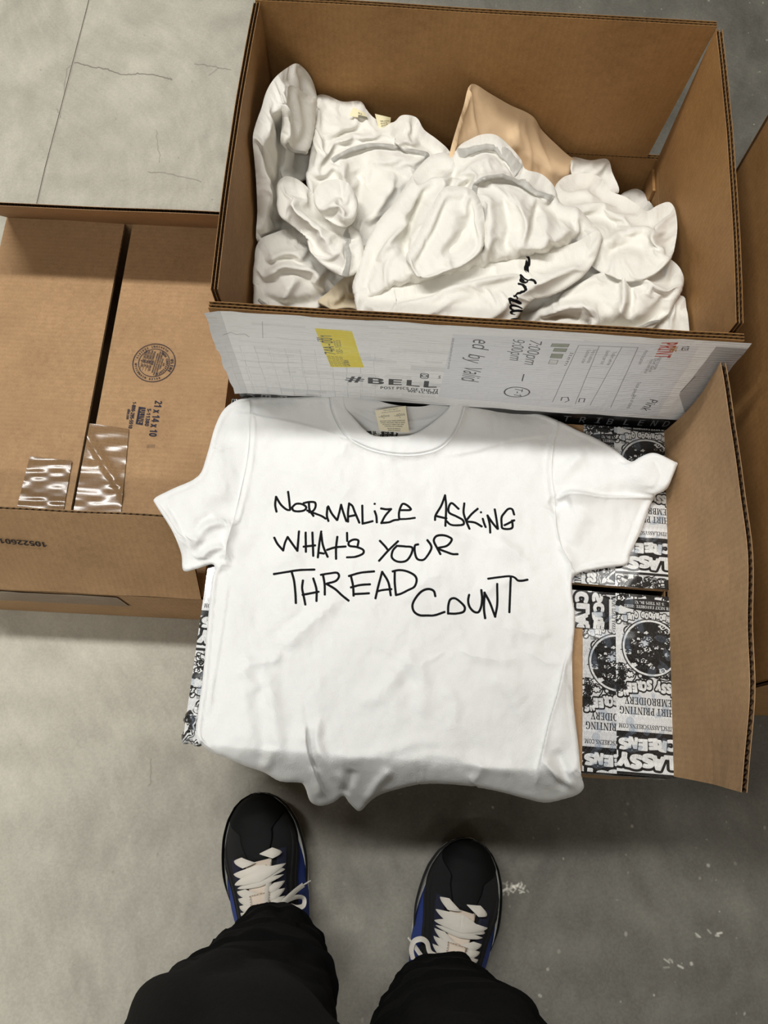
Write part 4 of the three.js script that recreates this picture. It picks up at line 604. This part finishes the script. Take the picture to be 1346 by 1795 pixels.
  cloth(a, 'sleeve', W, [[487, 182], [497, 160], [510, 149], [522, 155], [533, 163], [545, 168], [555, 172], [553, 200], [546, 238], [537, 269], [515, 262], [493, 253], [494, 220], [494, 201]], { base: [0.03, -0.4, -0.087], bands: [['hem', [[500, 248], [515, 255], [532, 260]], 9]], puff: 0.02, rad: 12, crease: [3, 30, 1.3], folds: [[[[545, 180], [538, 220], [530, 262]], 3, -2], [[[500, 175], [503, 210], [502, 250]], 7, 7], [[[515, 165], [522, 205], [515, 250]], 6, -5]] });
  const d = s('greyish white shirt in the lower left corner of the box below the rolled sleeve');
  cloth(d, 'body', W, [[449, 432], [458, 418], [478, 409], [507, 400], [540, 402], [580, 440], [607, 476], [594, 500], [562, 526], [547, 548], [545, 585], [452, 580], [446, 500], [446, 455]],
    { base: [0.30, -0.06, -0.03], bands: [['hem', [[453, 520], [490, 536], [530, 535], [556, 530]], 8]], puff: 0.035, rad: 24, crease: [4, 45, 0.3], folds: [[[[452, 475], [490, 450], [530, 455], [575, 480]], 11, 12], [[[458, 440], [495, 425], [540, 440]], 10, 9], [[[455, 462], [490, 440], [540, 452]], 6, -7], [[[450, 520], [490, 537], [530, 535], [562, 528]], 5, 10], [[[455, 508], [500, 520], [555, 512]], 7, -8], [[[520, 470], [500, 500], [490, 520]], 9, 8], [[[580, 455], [560, 465], [545, 490]], 7, 7]] });
  cloth(d, 'sleeve', W, [[487, 319], [500, 309], [514, 311], [530, 320], [548, 338], [563, 356], [593, 382], [616, 397], [630, 409], [636, 437], [627, 465], [608, 475], [579, 463], [548, 437], [533, 401], [515, 382], [492, 371], [485, 342]], { base: [0.372, 0, 0], bands: [['hem', [[608, 396], [612, 430], [604, 466]], 12]], puff: 0.04, rad: 28, crease: [3.5, 36, 0.75], label: 'rolled cuffed sleeve', folds: [[[[603, 386], [606, 430], [598, 468]], 3, -3], [[[612, 392], [616, 430], [610, 466]], 4, 2], [[[505, 325], [540, 372], [590, 412]], 10, 7], [[[500, 345], [530, 385], [575, 440]], 7, -6], [[[545, 430], [570, 450], [600, 462]], 6, 4]] });
  cloth(d, 'cuff', W, [[549, 345], [556, 326], [570, 317], [597, 315], [616, 326], [625, 350], [620, 376], [606, 388], [583, 381], [564, 362]], { base: [0.388, 0, 0], puff: 0.03, rad: 14, crease: [4, 28, 0.4], folds: [[[[558, 340], [585, 345], [618, 372]], 9, 6], [[[566, 358], [585, 368], [600, 384]], 6, -5]] });
  const cr = thing('garment', 'folded cream cloth wedged between the rolled sleeve and the front shirt', 'clothing');
  cloth(cr, 'body', M.cream, [[556, 529], [572, 514], [598, 490], [622, 474], [646, 495], [650, 545], [612, 542], [578, 538]], { base: [0.335, 0, 0], puff: 0.012, rad: 8, crease: [2, 40, 0.5], folds: [[[[575, 520], [605, 500], [630, 495]], 8, 5]] });
  const e = s('small greyish white fold at the front wall below the cream cloth');
  cloth(e, 'body', W, [[532, 575], [560, 548], [600, 540], [650, 553], [690, 590], [690, 600], [530, 600]], { base: [0.285, 0, 0], puff: 0.02, rad: 20, crease: [4, 40, 0.2], folds: [[[[560, 565], [600, 552], [650, 565]], 8, 7]] });
  // right-hand shirts
  const gS = s('small white scrap of shirt peeking out by the back right corner gap');
  cloth(gS, 'body', W, [[1086, 345], [1100, 334], [1117, 331], [1129, 338], [1136, 350], [1150, 372], [1120, 380]], { base: [0.235, 0, 0.01], puff: 0.015, rad: 10, crease: [4, 24, 0.5] });
  const g2 = s('white shirt heaped in the back right part of the box');
  cloth(g2, 'body', W, [[975, 325], [990, 309], [1031, 304], [1054, 312], [1070, 335], [1094, 344], [1117, 359], [1134, 370], [1152, 360], [1172, 354], [1181, 362], [1187, 392], [1184, 425], [1174, 455], [1120, 480], [1050, 460], [1000, 410], [970, 365]],
    { base: [0.325, 0.03, 0.10], puff: 0.034, rad: 22, crease: [4, 42, 0.4], folds: [[[[1005, 355], [1050, 346], [1100, 365], [1135, 395]], 10, 10], [[[1000, 375], [1060, 370], [1110, 400]], 9, -9], [[[1055, 415], [1095, 392], [1145, 392], [1182, 415]], 10, 12], [[[1060, 435], [1100, 418], [1150, 425]], 8, -9], [[[1172, 362], [1160, 400], [1172, 445]], 11, 9], [[[1140, 372], [1148, 385], [1165, 380]], 5, -8], [[[985, 325], [1020, 318], [1055, 330]], 8, 8]] });
  const g4 = s('flat white shirt panel against the lower right wall of the box');
  cloth(g4, 'body', W, [[1120, 575], [1180, 520], [1199, 520], [1203, 540], [1206, 556], [1203, 605], [1120, 605]], { base: [0.362, 0, 0], puff: 0.012, rad: 10, crease: [2.5, 40, 1.2], folds: [[[[1188, 530], [1180, 565], [1175, 595]], 5, 4]] });
  const g3 = s('white shirt sagging in a deep fold at the front right of the box');
  cloth(g3, 'body', W, [[1030, 450], [1075, 436], [1110, 440], [1144, 438], [1172, 452], [1191, 469], [1199, 492], [1188, 524], [1165, 555], [1134, 582], [1109, 591], [1070, 585], [1015, 581], [960, 576], [905, 568], [888, 566], [903, 545], [920, 520], [950, 495], [1000, 470]],
    { base: [0.33, 0.03, 0.012], bands: [['hem', [[1032, 552], [1060, 575], [1108, 585], [1155, 562]], 8]], puff: 0.042, rad: 32, crease: [3.5, 44, 0.5], folds: [[[[1083, 440], [1102, 472], [1096, 520], [1080, 548]], 10, 13], [[[1110, 470], [1112, 510], [1100, 545]], 7, -8], [[[1050, 548], [1100, 562], [1150, 545], [1180, 520]], 15, -16], [[[1025, 545], [1060, 575], [1110, 588], [1160, 560]], 8, 11], [[[955, 535], [1005, 520], [1060, 532]], 12, 9], [[[990, 500], [1030, 480], [1075, 470]], 14, 8], [[[940, 550], [990, 540], [1030, 552]], 8, -7], [[[1112, 455], [1150, 482], [1192, 498]], 9, 7], [[[1030, 545], [1034, 560], [1050, 572]], 5, -8]] });
  cloth(g3, 'sleeve', W, [[950, 590], [955, 578], [976, 571], [998, 576], [1010, 592], [1010, 605], [950, 605]], { base: [0.335, 0, 0], puff: 0.02, rad: 14, crease: [2, 30, 0.3] });
  // the big front shirt
  const f = s('largest white shirt draped over the middle of the pile with black script lettering');
  cloth(f, 'body', W, [[619, 512], [625, 475], [637, 440], [659, 393], [693, 352], [730, 297], [756, 272], [784, 268], [792, 275], [804, 256], [826, 243], [843, 236], [868, 236], [894, 257], [914, 281], [920, 296], [949, 305], [972, 328], [981, 356], [1011, 363], [1031, 383], [1052, 406], [1056, 425], [1020, 470], [950, 500], [850, 520], [700, 540]],
    { base: [0.372, 0, 0.012], bands: [['collar', [[806, 264], [842, 246], [870, 246], [893, 263], [912, 288]], 10], ['collar', [[838, 326], [846, 302], [876, 293], [920, 305], [955, 324], [968, 345]], 10]], puff: 0.045, rad: 34, crease: [3.5, 52, 1.0], folds: [[[[752, 285], [718, 335], [690, 385], [660, 445]], 16, 14], [[[742, 320], [718, 390], [708, 450]], 10, -14], [[[784, 272], [776, 330], [748, 400]], 13, 9], [[[795, 280], [790, 310], [770, 350]], 8, -9], [[[806, 262], [842, 243], [870, 243], [893, 262], [914, 290]], 5, 8], [[[815, 275], [845, 255], [872, 258], [890, 275]], 5, -6], [[[838, 325], [846, 300], [876, 291], [920, 303], [955, 322], [970, 348]], 6, 13], [[[850, 322], [858, 308], [880, 302], [915, 313], [945, 330]], 4, -7], [[[828, 300], [815, 325], [830, 350]], 8, -12], [[[858, 325], [864, 380], [852, 440]], 10, 11], [[[842, 345], [843, 385], [835, 430]], 7, -12], [[[905, 325], [928, 375], [922, 432]], 10, 12], [[[885, 330], [893, 380], [885, 430]], 8, -8], [[[950, 338], [935, 390], [922, 425]], 6, -9], [[[965, 350], [960, 400], [940, 440]], 11, 10], [[[1005, 375], [980, 405], [950, 440]], 10, 8], [[[1030, 400], [1000, 425], [960, 450]], 9, -6], [[[930, 432], [955, 430], [985, 412]], 6, -9], [[[800, 285], [830, 290], [842, 310]], 7, 8], [[[590, 560], [720, 522], [850, 488], [950, 462], [1090, 405]], 32, -44]] });
  cloth(f, 'sleeve', W, [[778, 329], [800, 326], [830, 334], [846, 365], [850, 400], [842, 440], [792, 466], [742, 488], [727, 469], [711, 453], [728, 420], [752, 372]], { base: [0.406, 0, 0], puff: 0.016, rad: 8, crease: [2.5, 50, 1.1], label: 'hemmed sleeve end', folds: [[[[789, 335], [766, 385], [724, 460]], 3, -2.5], [[[800, 345], [790, 390], [760, 440]], 13, 5], [[[835, 350], [815, 395], [780, 440]], 12, -6], [[[842, 400], [815, 425], [770, 455]], 9, 5]] });
  // script lettering down the front roll
  const X0 = -0.05, X1 = 0.25, F0 = 0.23, F1 = 0.53, [c, g] = canvas(1024, 1024, '#fff'), S = 1024 / 0.3;
  const shape = [[620, 515], [630, 503], [680, 497], [742, 486], [790, 467], [840, 452], [882, 448], [922, 445], [960, 438], [1010, 424], [1048, 404], [1056, 416], [1039, 449], [1008, 485], [968, 504], [934, 512], [914, 531], [890, 563], [863, 585], [840, 592], [786, 586], [711, 582], [659, 575], [637, 553]];
  const roll = cloth(f, 'hem', W, shape, { base: [0.376, 0, 0.006], puff: 0.05, rad: 44, crease: [3, 60, 0.35], slope: true, label: 'front roll with black script lettering', folds: [[[[640, 520], [740, 505], [850, 470], [930, 453]], 20, 8], [[[690, 562], [790, 535], [880, 490], [960, 462]], 13, -6], [[[760, 575], [840, 555], [900, 510], [960, 480]], 10, 6], [[[860, 560], [930, 490], [1010, 440]], 9, 5], [[[670, 530], [740, 545], [800, 540]], 12, 4]] });
  const draw = (pts, w) => { const q = rounded(pts, 4, false); q.forEach((p, i) => { if (!i) return; const A = (z) => { const x = 870 + z[0] / 12.82, y = 430 + z[1] / 12.82, v = P(x, y, roll(x, y)); return [(v.x - X0) * S, (F1 - slope(-v.z, v.y)) * S]; }; const a = A(q[i - 1]), b2 = A(p), t = i / q.length; g.strokeStyle = '#131214'; g.lineCap = 'round'; g.lineWidth = 1.15 * lerp(w[0], w[1], t) * (w[2] ? 1 + w[2] * Math.sin(t * Math.PI) : 1); g.beginPath(); g.moveTo(...a); g.lineTo(...b2); g.stroke(); }); };
  draw([[640, 195], [700, 215], [740, 265]], [3, 9]); draw([[745, 370], [730, 310], [680, 290], [690, 330], [730, 345]], [4, 10]); draw([[660, 330], [665, 370], [690, 400]], [5, 2]);
  draw([[905, 590], [870, 545], [800, 535], [720, 545]], [9, 2]); draw([[720, 545], [640, 520], [560, 455], [540, 500], [560, 545], [620, 570]], [3, 7, 0.5]); draw([[545, 575], [620, 600], [700, 590], [720, 560]], [8, 2]); draw([[530, 665], [620, 680], [710, 760]], [6, 9]); draw([[705, 720], [685, 800], [620, 835], [590, 860], [520, 885], [480, 920]], [4, 3, 0.8]);
  draw([[450, 950], [490, 945], [520, 1000], [505, 1030]], [6, 3]); draw([[505, 1115], [470, 1070], [345, 1020], [350, 1090], [380, 1150]], [10, 3, 0.4]); draw([[470, 1240], [440, 1190], [390, 1175], [345, 1210], [345, 1260], [380, 1290]], [4, 3, 1.2]); draw([[520, 1330], [440, 1300], [380, 1295], [320, 1320], [310, 1360], [335, 1380]], [8, 2, 0.4]); draw([[370, 1550], [345, 1490], [270, 1490], [225, 1540], [230, 1600], [265, 1650]], [3, 3, 1.2]);
  const map = canvasTexture(c); map.repeat.set(1 / 0.3, 1 / 0.3); map.offset.set(-X0 / 0.3, -F0 / 0.3); const inked = W.clone(); inked.map = map; f.children[f.children.length - 1].material = inked;
  for (const t of scene.children) t.traverse((m) => { delete m.userData.height; });
}

// ---------------------------------------------------------------- the person: trousers and shoes
{
  const person = thing('person', 'person standing at the front in wide black trousers and black-blue sneakers with white laces', 'person');
  const blackSuede = std({ color: 0x050506, roughness: 0.9, bumpMap: tiled(T.grain, 0.05), bumpScale: 0.0003 }), mesh1 = std({ color: 0x0b0b0d, roughness: 1, bumpMap: tiled(T.grain, 0.02), bumpScale: 0.0003 }), shine = phys({ color: 0x040606, roughness: 0.7, specularIntensity: 0.35 });
  const blue = std({ color: 0x22387f, roughness: 0.85, bumpMap: tiled(T.grain, 0.03), bumpScale: 0.0004 }), navy = std({ color: 0x0b1026, roughness: 0.85 }), white = std({ color: 0xcfcdc4, roughness: 0.6 }), rubber = std({ color: 0x111112, roughness: 0.8 });
  const laceMat = std({ color: 0xeae4d8, roughness: 0.9, bumpMap: tiled(T.cloth, 0.05), bumpScale: 0.0005 }), tongueMat = std({ color: 0xe2d2c0, roughness: 0.85, bumpMap: tiled(T.grain, 0.03), bumpScale: 0.0003 }), gold = std({ color: 0x8d7536, roughness: 0.7 });
  const table = (t, pts) => { for (let i = 1; i < pts.length; i++) if (t <= pts[i][0]) { const a = pts[Math.max(0, i - 2)][1], b = pts[i - 1][1], c = pts[i][1], d = pts[Math.min(pts.length - 1, i + 1)][1], u = (t - pts[i - 1][0]) / (pts[i][0] - pts[i - 1][0]); return 0.5 * (2 * b + (c - a) * u + (2 * a - 5 * b + 4 * c - d) * u * u + (3 * b - a - 3 * c + d) * u * u * u); } return pts[pts.length - 1][1]; };
  const LEN = 0.29, wid = [[0, 0.001], [0.012, 0.014], [0.04, 0.026], [0.09, 0.0375], [0.16, 0.046], [0.25, 0.0505], [0.34, 0.0515], [0.45, 0.0485], [0.58, 0.043], [0.72, 0.0385], [0.86, 0.037], [0.95, 0.031], [0.99, 0.016], [1, 0.001]];
  const hgt = [[0, 0.016], [0.03, 0.03], [0.09, 0.041], [0.18, 0.05], [0.3, 0.06], [0.4, 0.069], [0.52, 0.082], [0.64, 0.096], [0.8, 0.1], [0.95, 0.098], [1, 0.09]];
  const mid = [[0, 0.004], [0.15, 0.003], [0.35, 0], [0.6, -0.002], [1, 0]];
  // a point of the upper: t from toe to heel, a from -1 (left edge) to 1 (right edge) over the top, lifted by 'off'
  function makeShoe(out) {                              // out = +1: outer side on the right
    const shoe = part('shoe', person), base = 0.030;
    const surf = (t, a, off = 0) => { const w = Math.max(0.0005, table(t, wid) - 0.002 - 0.0095 * smooth(0.18, 0.4, t)), h = table(t, hgt), th = a * HALF, sx = Math.sign(Math.sin(th)) * Math.pow(Math.abs(Math.sin(th)), 0.82), cy = Math.pow(Math.max(0, Math.cos(th)), 0.72), n = V(Math.sin(th), Math.cos(th) + 0.25, 0).normalize(); return V(-table(t, mid) * out + sx * w + n.x * off, base - 0.004 + h * cy + n.y * off, -(1 - t) * LEN + LEN * 0 ); };
    mesh('upper', gridGeo(48, 60, (u, v) => surf(v, u * 2 - 1)), mesh1, shoe);
    const ringAt = (grow, y, t, s) => V(-table(t, mid) * out + s * (table(t, wid) + grow), y, -(1 - t) * LEN);
    const band = (name, grow, y0, y1, bulge, mat, t0 = 0, t1 = 1, y1f, lean = 0) => mesh(name, mergeGeometries([-1, 1].map((s) => gridGeo(6, 70, (u, v) => { const t = lerp(t0, t1, v), top = y1f ? y1f(t, s) : y1; return ringAt((typeof grow === 'function' ? grow(t, s) : grow) + bulge * Math.sin(u * Math.PI) - lean * u, lerp(y0, top, u), t, s); }))), mat, shoe);
    const slabSole = (name, grow, y0, y1, mat) => { const s = new THREE.Shape(), pts = []; for (let i = 0; i <= 40; i++) pts.push([-table(i / 40, mid) * out - table(i / 40, wid) - grow, (1 - i / 40) * LEN]); for (let i = 40; i >= 0; i--) pts.push([-table(i / 40, mid) * out + table(i / 40, wid) + grow, (1 - i / 40) * LEN]); pts.forEach((p, i) => (i ? s.lineTo(...p) : s.moveTo(...p))); const g = new THREE.ExtrudeGeometry(s, { depth: y1 - y0, bevelEnabled: true, bevelSize: 0.002, bevelThickness: 0.002, bevelOffset: -0.002, bevelSegments: 2, curveSegments: 4 }); g.rotateX(-HALF); g.translate(0, y0, 0); mesh(name, g, mat, shoe); };
    slabSole('outsole', 0.001, 0.0025, 0.007, rubber); slabSole('midsole', 0.0015, 0.0095, 0.026, white);
    // blue layered side panel, showing outside the black upper from the ball of the foot back
    band('side_panel', (t, s) => -0.001 + 0.003 * smooth(0.2, 0.5, t), 0.024, 0.05, 0.0024, blue, 0.2, 0.97, (t) => 0.034 + 0.026 * smooth(0.24, 0.5, t), 0.013);
    band('mudguard', (t, s) => 0.0012 - 0.004 * smooth(0.3, 0.5, t), 0.022, 0.05, 0.0022, blackSuede, 0, 0.55, (t) => 0.045 - 0.014 * smooth(0.2, 0.5, t));
    const overlay = (name, t0, t1, a0, a1, off, mat, nu = 20, nv = 24) => mesh(name, gridGeo(nu, nv, (u, v) => { const t = lerp(t0, t1, v), e = Math.min(u, 1 - u, v * 1.2 + 0.001, 1 - v); return surf(t, lerp(a0(t), a1(t), u), off * smooth(0, 0.08, e)); }), mat, shoe);
    // glossy vamp strip: wide over the toe, narrowing towards the laces
    const va = (t) => 0.94 - 0.68 * smooth(0.07, 0.17, t) - 0.12 * smooth(0.17, 0.285, t);
    overlay('toe_overlay', 0.002, 0.285, (t) => -va(t), (t) => va(t), 0.0022, shine, 40, 40);
    for (const s of [-1, 1]) {                           // layered wavy side panels
      overlay('side_overlay', 0.17, 0.96, (t) => s * (0.62 + 0.05 * Math.sin(t * 9)), (t) => s * 0.82, 0.0024, blackSuede);
      overlay('side_overlay', 0.22, 0.96, (t) => s * (0.76 + 0.04 * Math.sin(t * 8 + 1)), (t) => s * 0.85, 0.004, blackSuede);
      overlay('eyestay', 0.25, 0.9, (t) => s * 0.27, (t) => s * (0.5 + 0.05 * smooth(0.35, 0.5, t)), 0.0022, navy);
    }
    // tongue with its stitched patch
    const tw = (t) => 0.185 - 0.02 * smooth(0.4, 0.6, t);
    overlay('tongue', 0.275, 0.72, (t) => -tw(t), (t) => tw(t), 0.006, tongueMat); overlay('tongue_patch', 0.39, 0.478, () => -0.14, () => 0.13, 0.0118, tongueMat, 10, 10); overlay('tongue_patch', 0.295, 0.33, () => -0.12, () => 0.12, 0.0085, tongueMat, 10, 10);
    overlay('tongue_loop', 0.4, 0.445, () => 0.155 * out, () => 0.19 * out, 0.009, gold, 4, 6);
    const stitch = mergeGeometries([[0.398, 0], [0.47, 0], [0, -0.125], [0, 0.115]].flatMap(([t, a]) => Array.from({ length: 8 }, (_, k) => { const p = t ? surf(t, lerp(-0.12, 0.11, k / 7), 0.0124) : surf(lerp(0.4, 0.468, k / 7), a, 0.0124); const g = new THREE.SphereGeometry(0.0005, 5, 4); g.scale(t ? 2 : 1, 1, t ? 1 : 2); g.translate(p.x, p.y, p.z); return g; })));
    mesh('stitching', stitch, std({ color: 0x9c8268, roughness: 0.9 }), shoe);
    // flat laces, pointed where they dive into the loops
    const lace = (t0, a0, t1, a1, w, off = 0.0095) => mesh('lace', gridGeo(24, 6, (u, v) => { const q = 2 * u - 1, k = Math.pow(Math.max(0, 1 - Math.abs(q)), 0.85), t = lerp(t0, t1, u) + (v - 0.5) * w / LEN * (k + 0.03), a = lerp(a0, a1, u); return surf(t, a, off + 0.002 * Math.sin(v * Math.PI) * k - 0.004 * Math.abs(q) ** 4); }), laceMat, shoe);
    lace(0.256, -0.36, 0.28, -0.02, 0.012); lace(0.266, 0.36, 0.25, 0.02, 0.012);
    lace(0.306, -0.42, 0.334, 0.42, 0.017); lace(0.346, -0.42, 0.312, 0.42, 0.014, 0.0115); lace(0.362, -0.4, 0.352, 0.4, 0.009, 0.009);
    for (const t of [0.384, 0.412, 0.44, 0.466]) { lace(t - 0.01, -0.42, t + 0.018, 0.02, 0.0105); lace(t - 0.007, 0.42, t + 0.018, -0.02, 0.0105); }
    lace(0.484, -0.42, 0.5, 0.42, 0.018); lace(0.514, -0.42, 0.508, 0.42, 0.016, 0.012); lace(0.545, -0.42, 0.555, 0.42, 0.018); lace(0.58, -0.4, 0.586, 0.4, 0.018); lace(0.615, -0.4, 0.62, 0.4, 0.018);
    // loose bow
    const ribbon = (name, pts, w) => { const c = new THREE.CatmullRomCurve3(pts.map((q) => V(...q))); return mesh(name, gridGeo(4, 44, (u, v) => { const p = c.getPoint(v), d = c.getTangent(v), side = V(0, 1, 0).cross(d).normalize().lerp(V(0, 1, 0), 0.45).normalize(); return p.addScaledVector(side, (u - 0.5) * w).addScaledVector(V(0, 1, 0), 0.0012 * Math.sin(u * Math.PI)); }), laceMat, shoe); };
    const k = surf(0.67, 0.0, 0.012);
    return { shoe, surf, ribbon, k };
  }
  const set = (s, toe, back, out) => { const a = P(...toe, 0.03), b = P(...back, 0.05), dir = a.clone().sub(b).setY(0).normalize(); s.rotation.y = Math.atan2(-dir.x, -dir.z); const off = V(0, 0, LEN).applyAxisAngle(V(0, 1, 0), s.rotation.y); s.position.set(a.x, 0, a.z); s.position.add(off); };
  const L = makeShoe(-1), R = makeShoe(1);
  // geometry runs from the heel at 0 to the toe at -LEN along z
  set(L.shoe, [442, 1391], [481, 1640], -1); set(R.shoe, [834, 1472], [781, 1700], 1);
  for (const s of [L, R]) s.shoe.children.forEach((m) => m.position.set(0, 0, 0));
  const loc = (s, px, py, h) => { s.shoe.updateMatrixWorld(true); const p = s.shoe.worldToLocal(P(px, py, h)); return [p.x, p.y, p.z]; };
  L.ribbon('lace_bow', [loc(L, 478, 1592, 0.1), loc(L, 500, 1580, 0.1), loc(L, 522, 1572, 0.085), loc(L, 533, 1576, 0.075), loc(L, 532, 1587, 0.078), loc(L, 520, 1591, 0.085), loc(L, 508, 1588, 0.09)], 0.007);
  L.ribbon('lace_end', [loc(L, 484, 1592, 0.098), loc(L, 503, 1575, 0.1), loc(L, 520, 1560, 0.09), loc(L, 532, 1551, 0.08)], 0.0075); L.ribbon('aglet', [loc(L, 531, 1552, 0.08), loc(L, 538, 1548, 0.077), loc(L, 545, 1544, 0.073)], 0.0028);
  L.ribbon('lace_end', [loc(L, 467, 1590, 0.112), loc(L, 469, 1565, 0.106), loc(L, 471, 1545, 0.098), loc(L, 472, 1527, 0.092)], 0.0075); L.ribbon('aglet', [loc(L, 472, 1528, 0.0925), loc(L, 474, 1515, 0.088), loc(L, 475.5, 1504, 0.084)], 0.0028);
  R.ribbon('lace_bow', [loc(R, 765, 1680, 0.105), loc(R, 753, 1668, 0.1), loc(R, 748, 1652, 0.09), loc(R, 738, 1646, 0.082), loc(R, 726, 1650, 0.08), loc(R, 721, 1664, 0.085), loc(R, 724, 1682, 0.095)], 0.007);
  R.ribbon('lace_end', [loc(R, 740, 1678, 0.095), loc(R, 731, 1665, 0.085), loc(R, 724, 1655, 0.075)], 0.006); R.ribbon('aglet', [loc(R, 724, 1656, 0.075), loc(R, 719, 1648, 0.07), loc(R, 715, 1643, 0.068)], 0.0028);
  R.ribbon('lace_end', [loc(R, 795, 1690, 0.105), loc(R, 810, 1702, 0.1), loc(R, 825, 1706, 0.09), loc(R, 837, 1705, 0.085)], 0.0065); R.ribbon('aglet', [loc(R, 836, 1705, 0.085), loc(R, 845, 1706, 0.08), loc(R, 853, 1706, 0.078)], 0.003);

  // trousers: each leg swept along traced centres, bunched over the shoe
  const cotton = phys({ color: 0x0a0a0a, roughness: 1, bumpMap: tiled(T.cloth, 0.12), bumpScale: 0.0006, specularIntensity: 0.25 });
  const leg = (rings, wrinkle, seed) => {
    const keys = rings.map((r) => { const c = P(r[0], r[1], r[2]); return { c, rx: r[3], rz: r[4], tilt: r[5] || 0 }; });
    const n = 110, at = (t) => { const x = t * (keys.length - 1), i = Math.min(keys.length - 2, Math.floor(x)), u = x - i, k0 = keys[Math.max(0, i - 1)], k1 = keys[i], k2 = keys[i + 1], k3 = keys[Math.min(keys.length - 1, i + 2)]; const f = (a, b, c, d) => 0.5 * (2 * b + (c - a) * u + (2 * a - 5 * b + 4 * c - d) * u * u + (3 * b - a - 3 * c + d) * u * u * u); return { x: f(k0.c.x, k1.c.x, k2.c.x, k3.c.x), y: f(k0.c.y, k1.c.y, k2.c.y, k3.c.y), z: f(k0.c.z, k1.c.z, k2.c.z, k3.c.z), rx: f(k0.rx, k1.rx, k2.rx, k3.rx), rz: f(k0.rz, k1.rz, k2.rz, k3.rz), tilt: f(k0.tilt, k1.tilt, k2.tilt, k3.tilt) }; };
    return gridGeo(80, n, (u, v) => { const q = at(v), a = u * 6.283185307, c = Math.cos(a), s = Math.sin(a), w = 1 + wrinkle * (Math.abs(noise(c * 2.2 + seed, s * 2.2 + v * 9 + seed) - 0.5) * 2 - 0.4) + 0.075 * Math.pow((v * 7.5 + 0.45 * noise(c * 1.2 + seed, s * 1.2 + 4) + 0.25 * Math.sin(a + seed)) % 1, 2.5) * smooth(0.75, 0.45, v) * smooth(0.02, 0.12, v) + 0.05 * (noise(c * 1.3 + 9, s * 1.3 + v * 4 + seed) - 0.5); return V(q.x + c * q.rx * w, q.y - s * q.tilt + 0.01 * (noise(c * 3 + seed, v * 14 + s) - 0.5) * smooth(0.0, 0.12, v), q.z + s * q.rz * w); }, true);
  };
  // [traced centre x, y, height, half width, half depth, lean of the ring towards the toe]
  const legL = leg([[483, 1650, 0.075, 0.050, 0.048, 0.045], [482, 1656, 0.10, 0.051, 0.049, 0.03], [478, 1676, 0.15, 0.058, 0.050, 0.02], [474, 1700, 0.20, 0.062, 0.052, 0.02], [466, 1722, 0.27, 0.070, 0.054, 0.03], [450, 1740, 0.31, 0.074, 0.05, 0.03], [420, 1778, 0.38, 0.082, 0.052, 0.02], [388, 1855, 0.5, 0.080, 0.066, 0], [430, 2080, 0.66, 0.092, 0.09, 0], [520, 2600, 0.82, 0.1, 0.1, 0], [520, 2640, 0.83, 0.012, 0.012, 0]], 0.12, 2.2);
  const legR = leg([[770, 1738, 0.075, 0.054, 0.046, -0.045 * -1], [772, 1742, 0.10, 0.054, 0.047, 0.03], [776, 1764, 0.15, 0.062, 0.05, 0.02], [786, 1786, 0.20, 0.07, 0.052, 0.02], [800, 1812, 0.27, 0.075, 0.058, 0.03], [812, 1845, 0.33, 0.078, 0.06, 0.02], [825, 1930, 0.42, 0.08, 0.07, 0], [835, 2040, 0.52, 0.082, 0.08, 0], [815, 2250, 0.66, 0.092, 0.09, 0], [790, 2800, 0.82, 0.1, 0.1, 0], [790, 2840, 0.83, 0.012, 0.012, 0]], 0.12, 6.1);
  mesh('trousers', mergeGeometries([legL, legR]), cotton, person);
}
renderer.render(scene, camera);
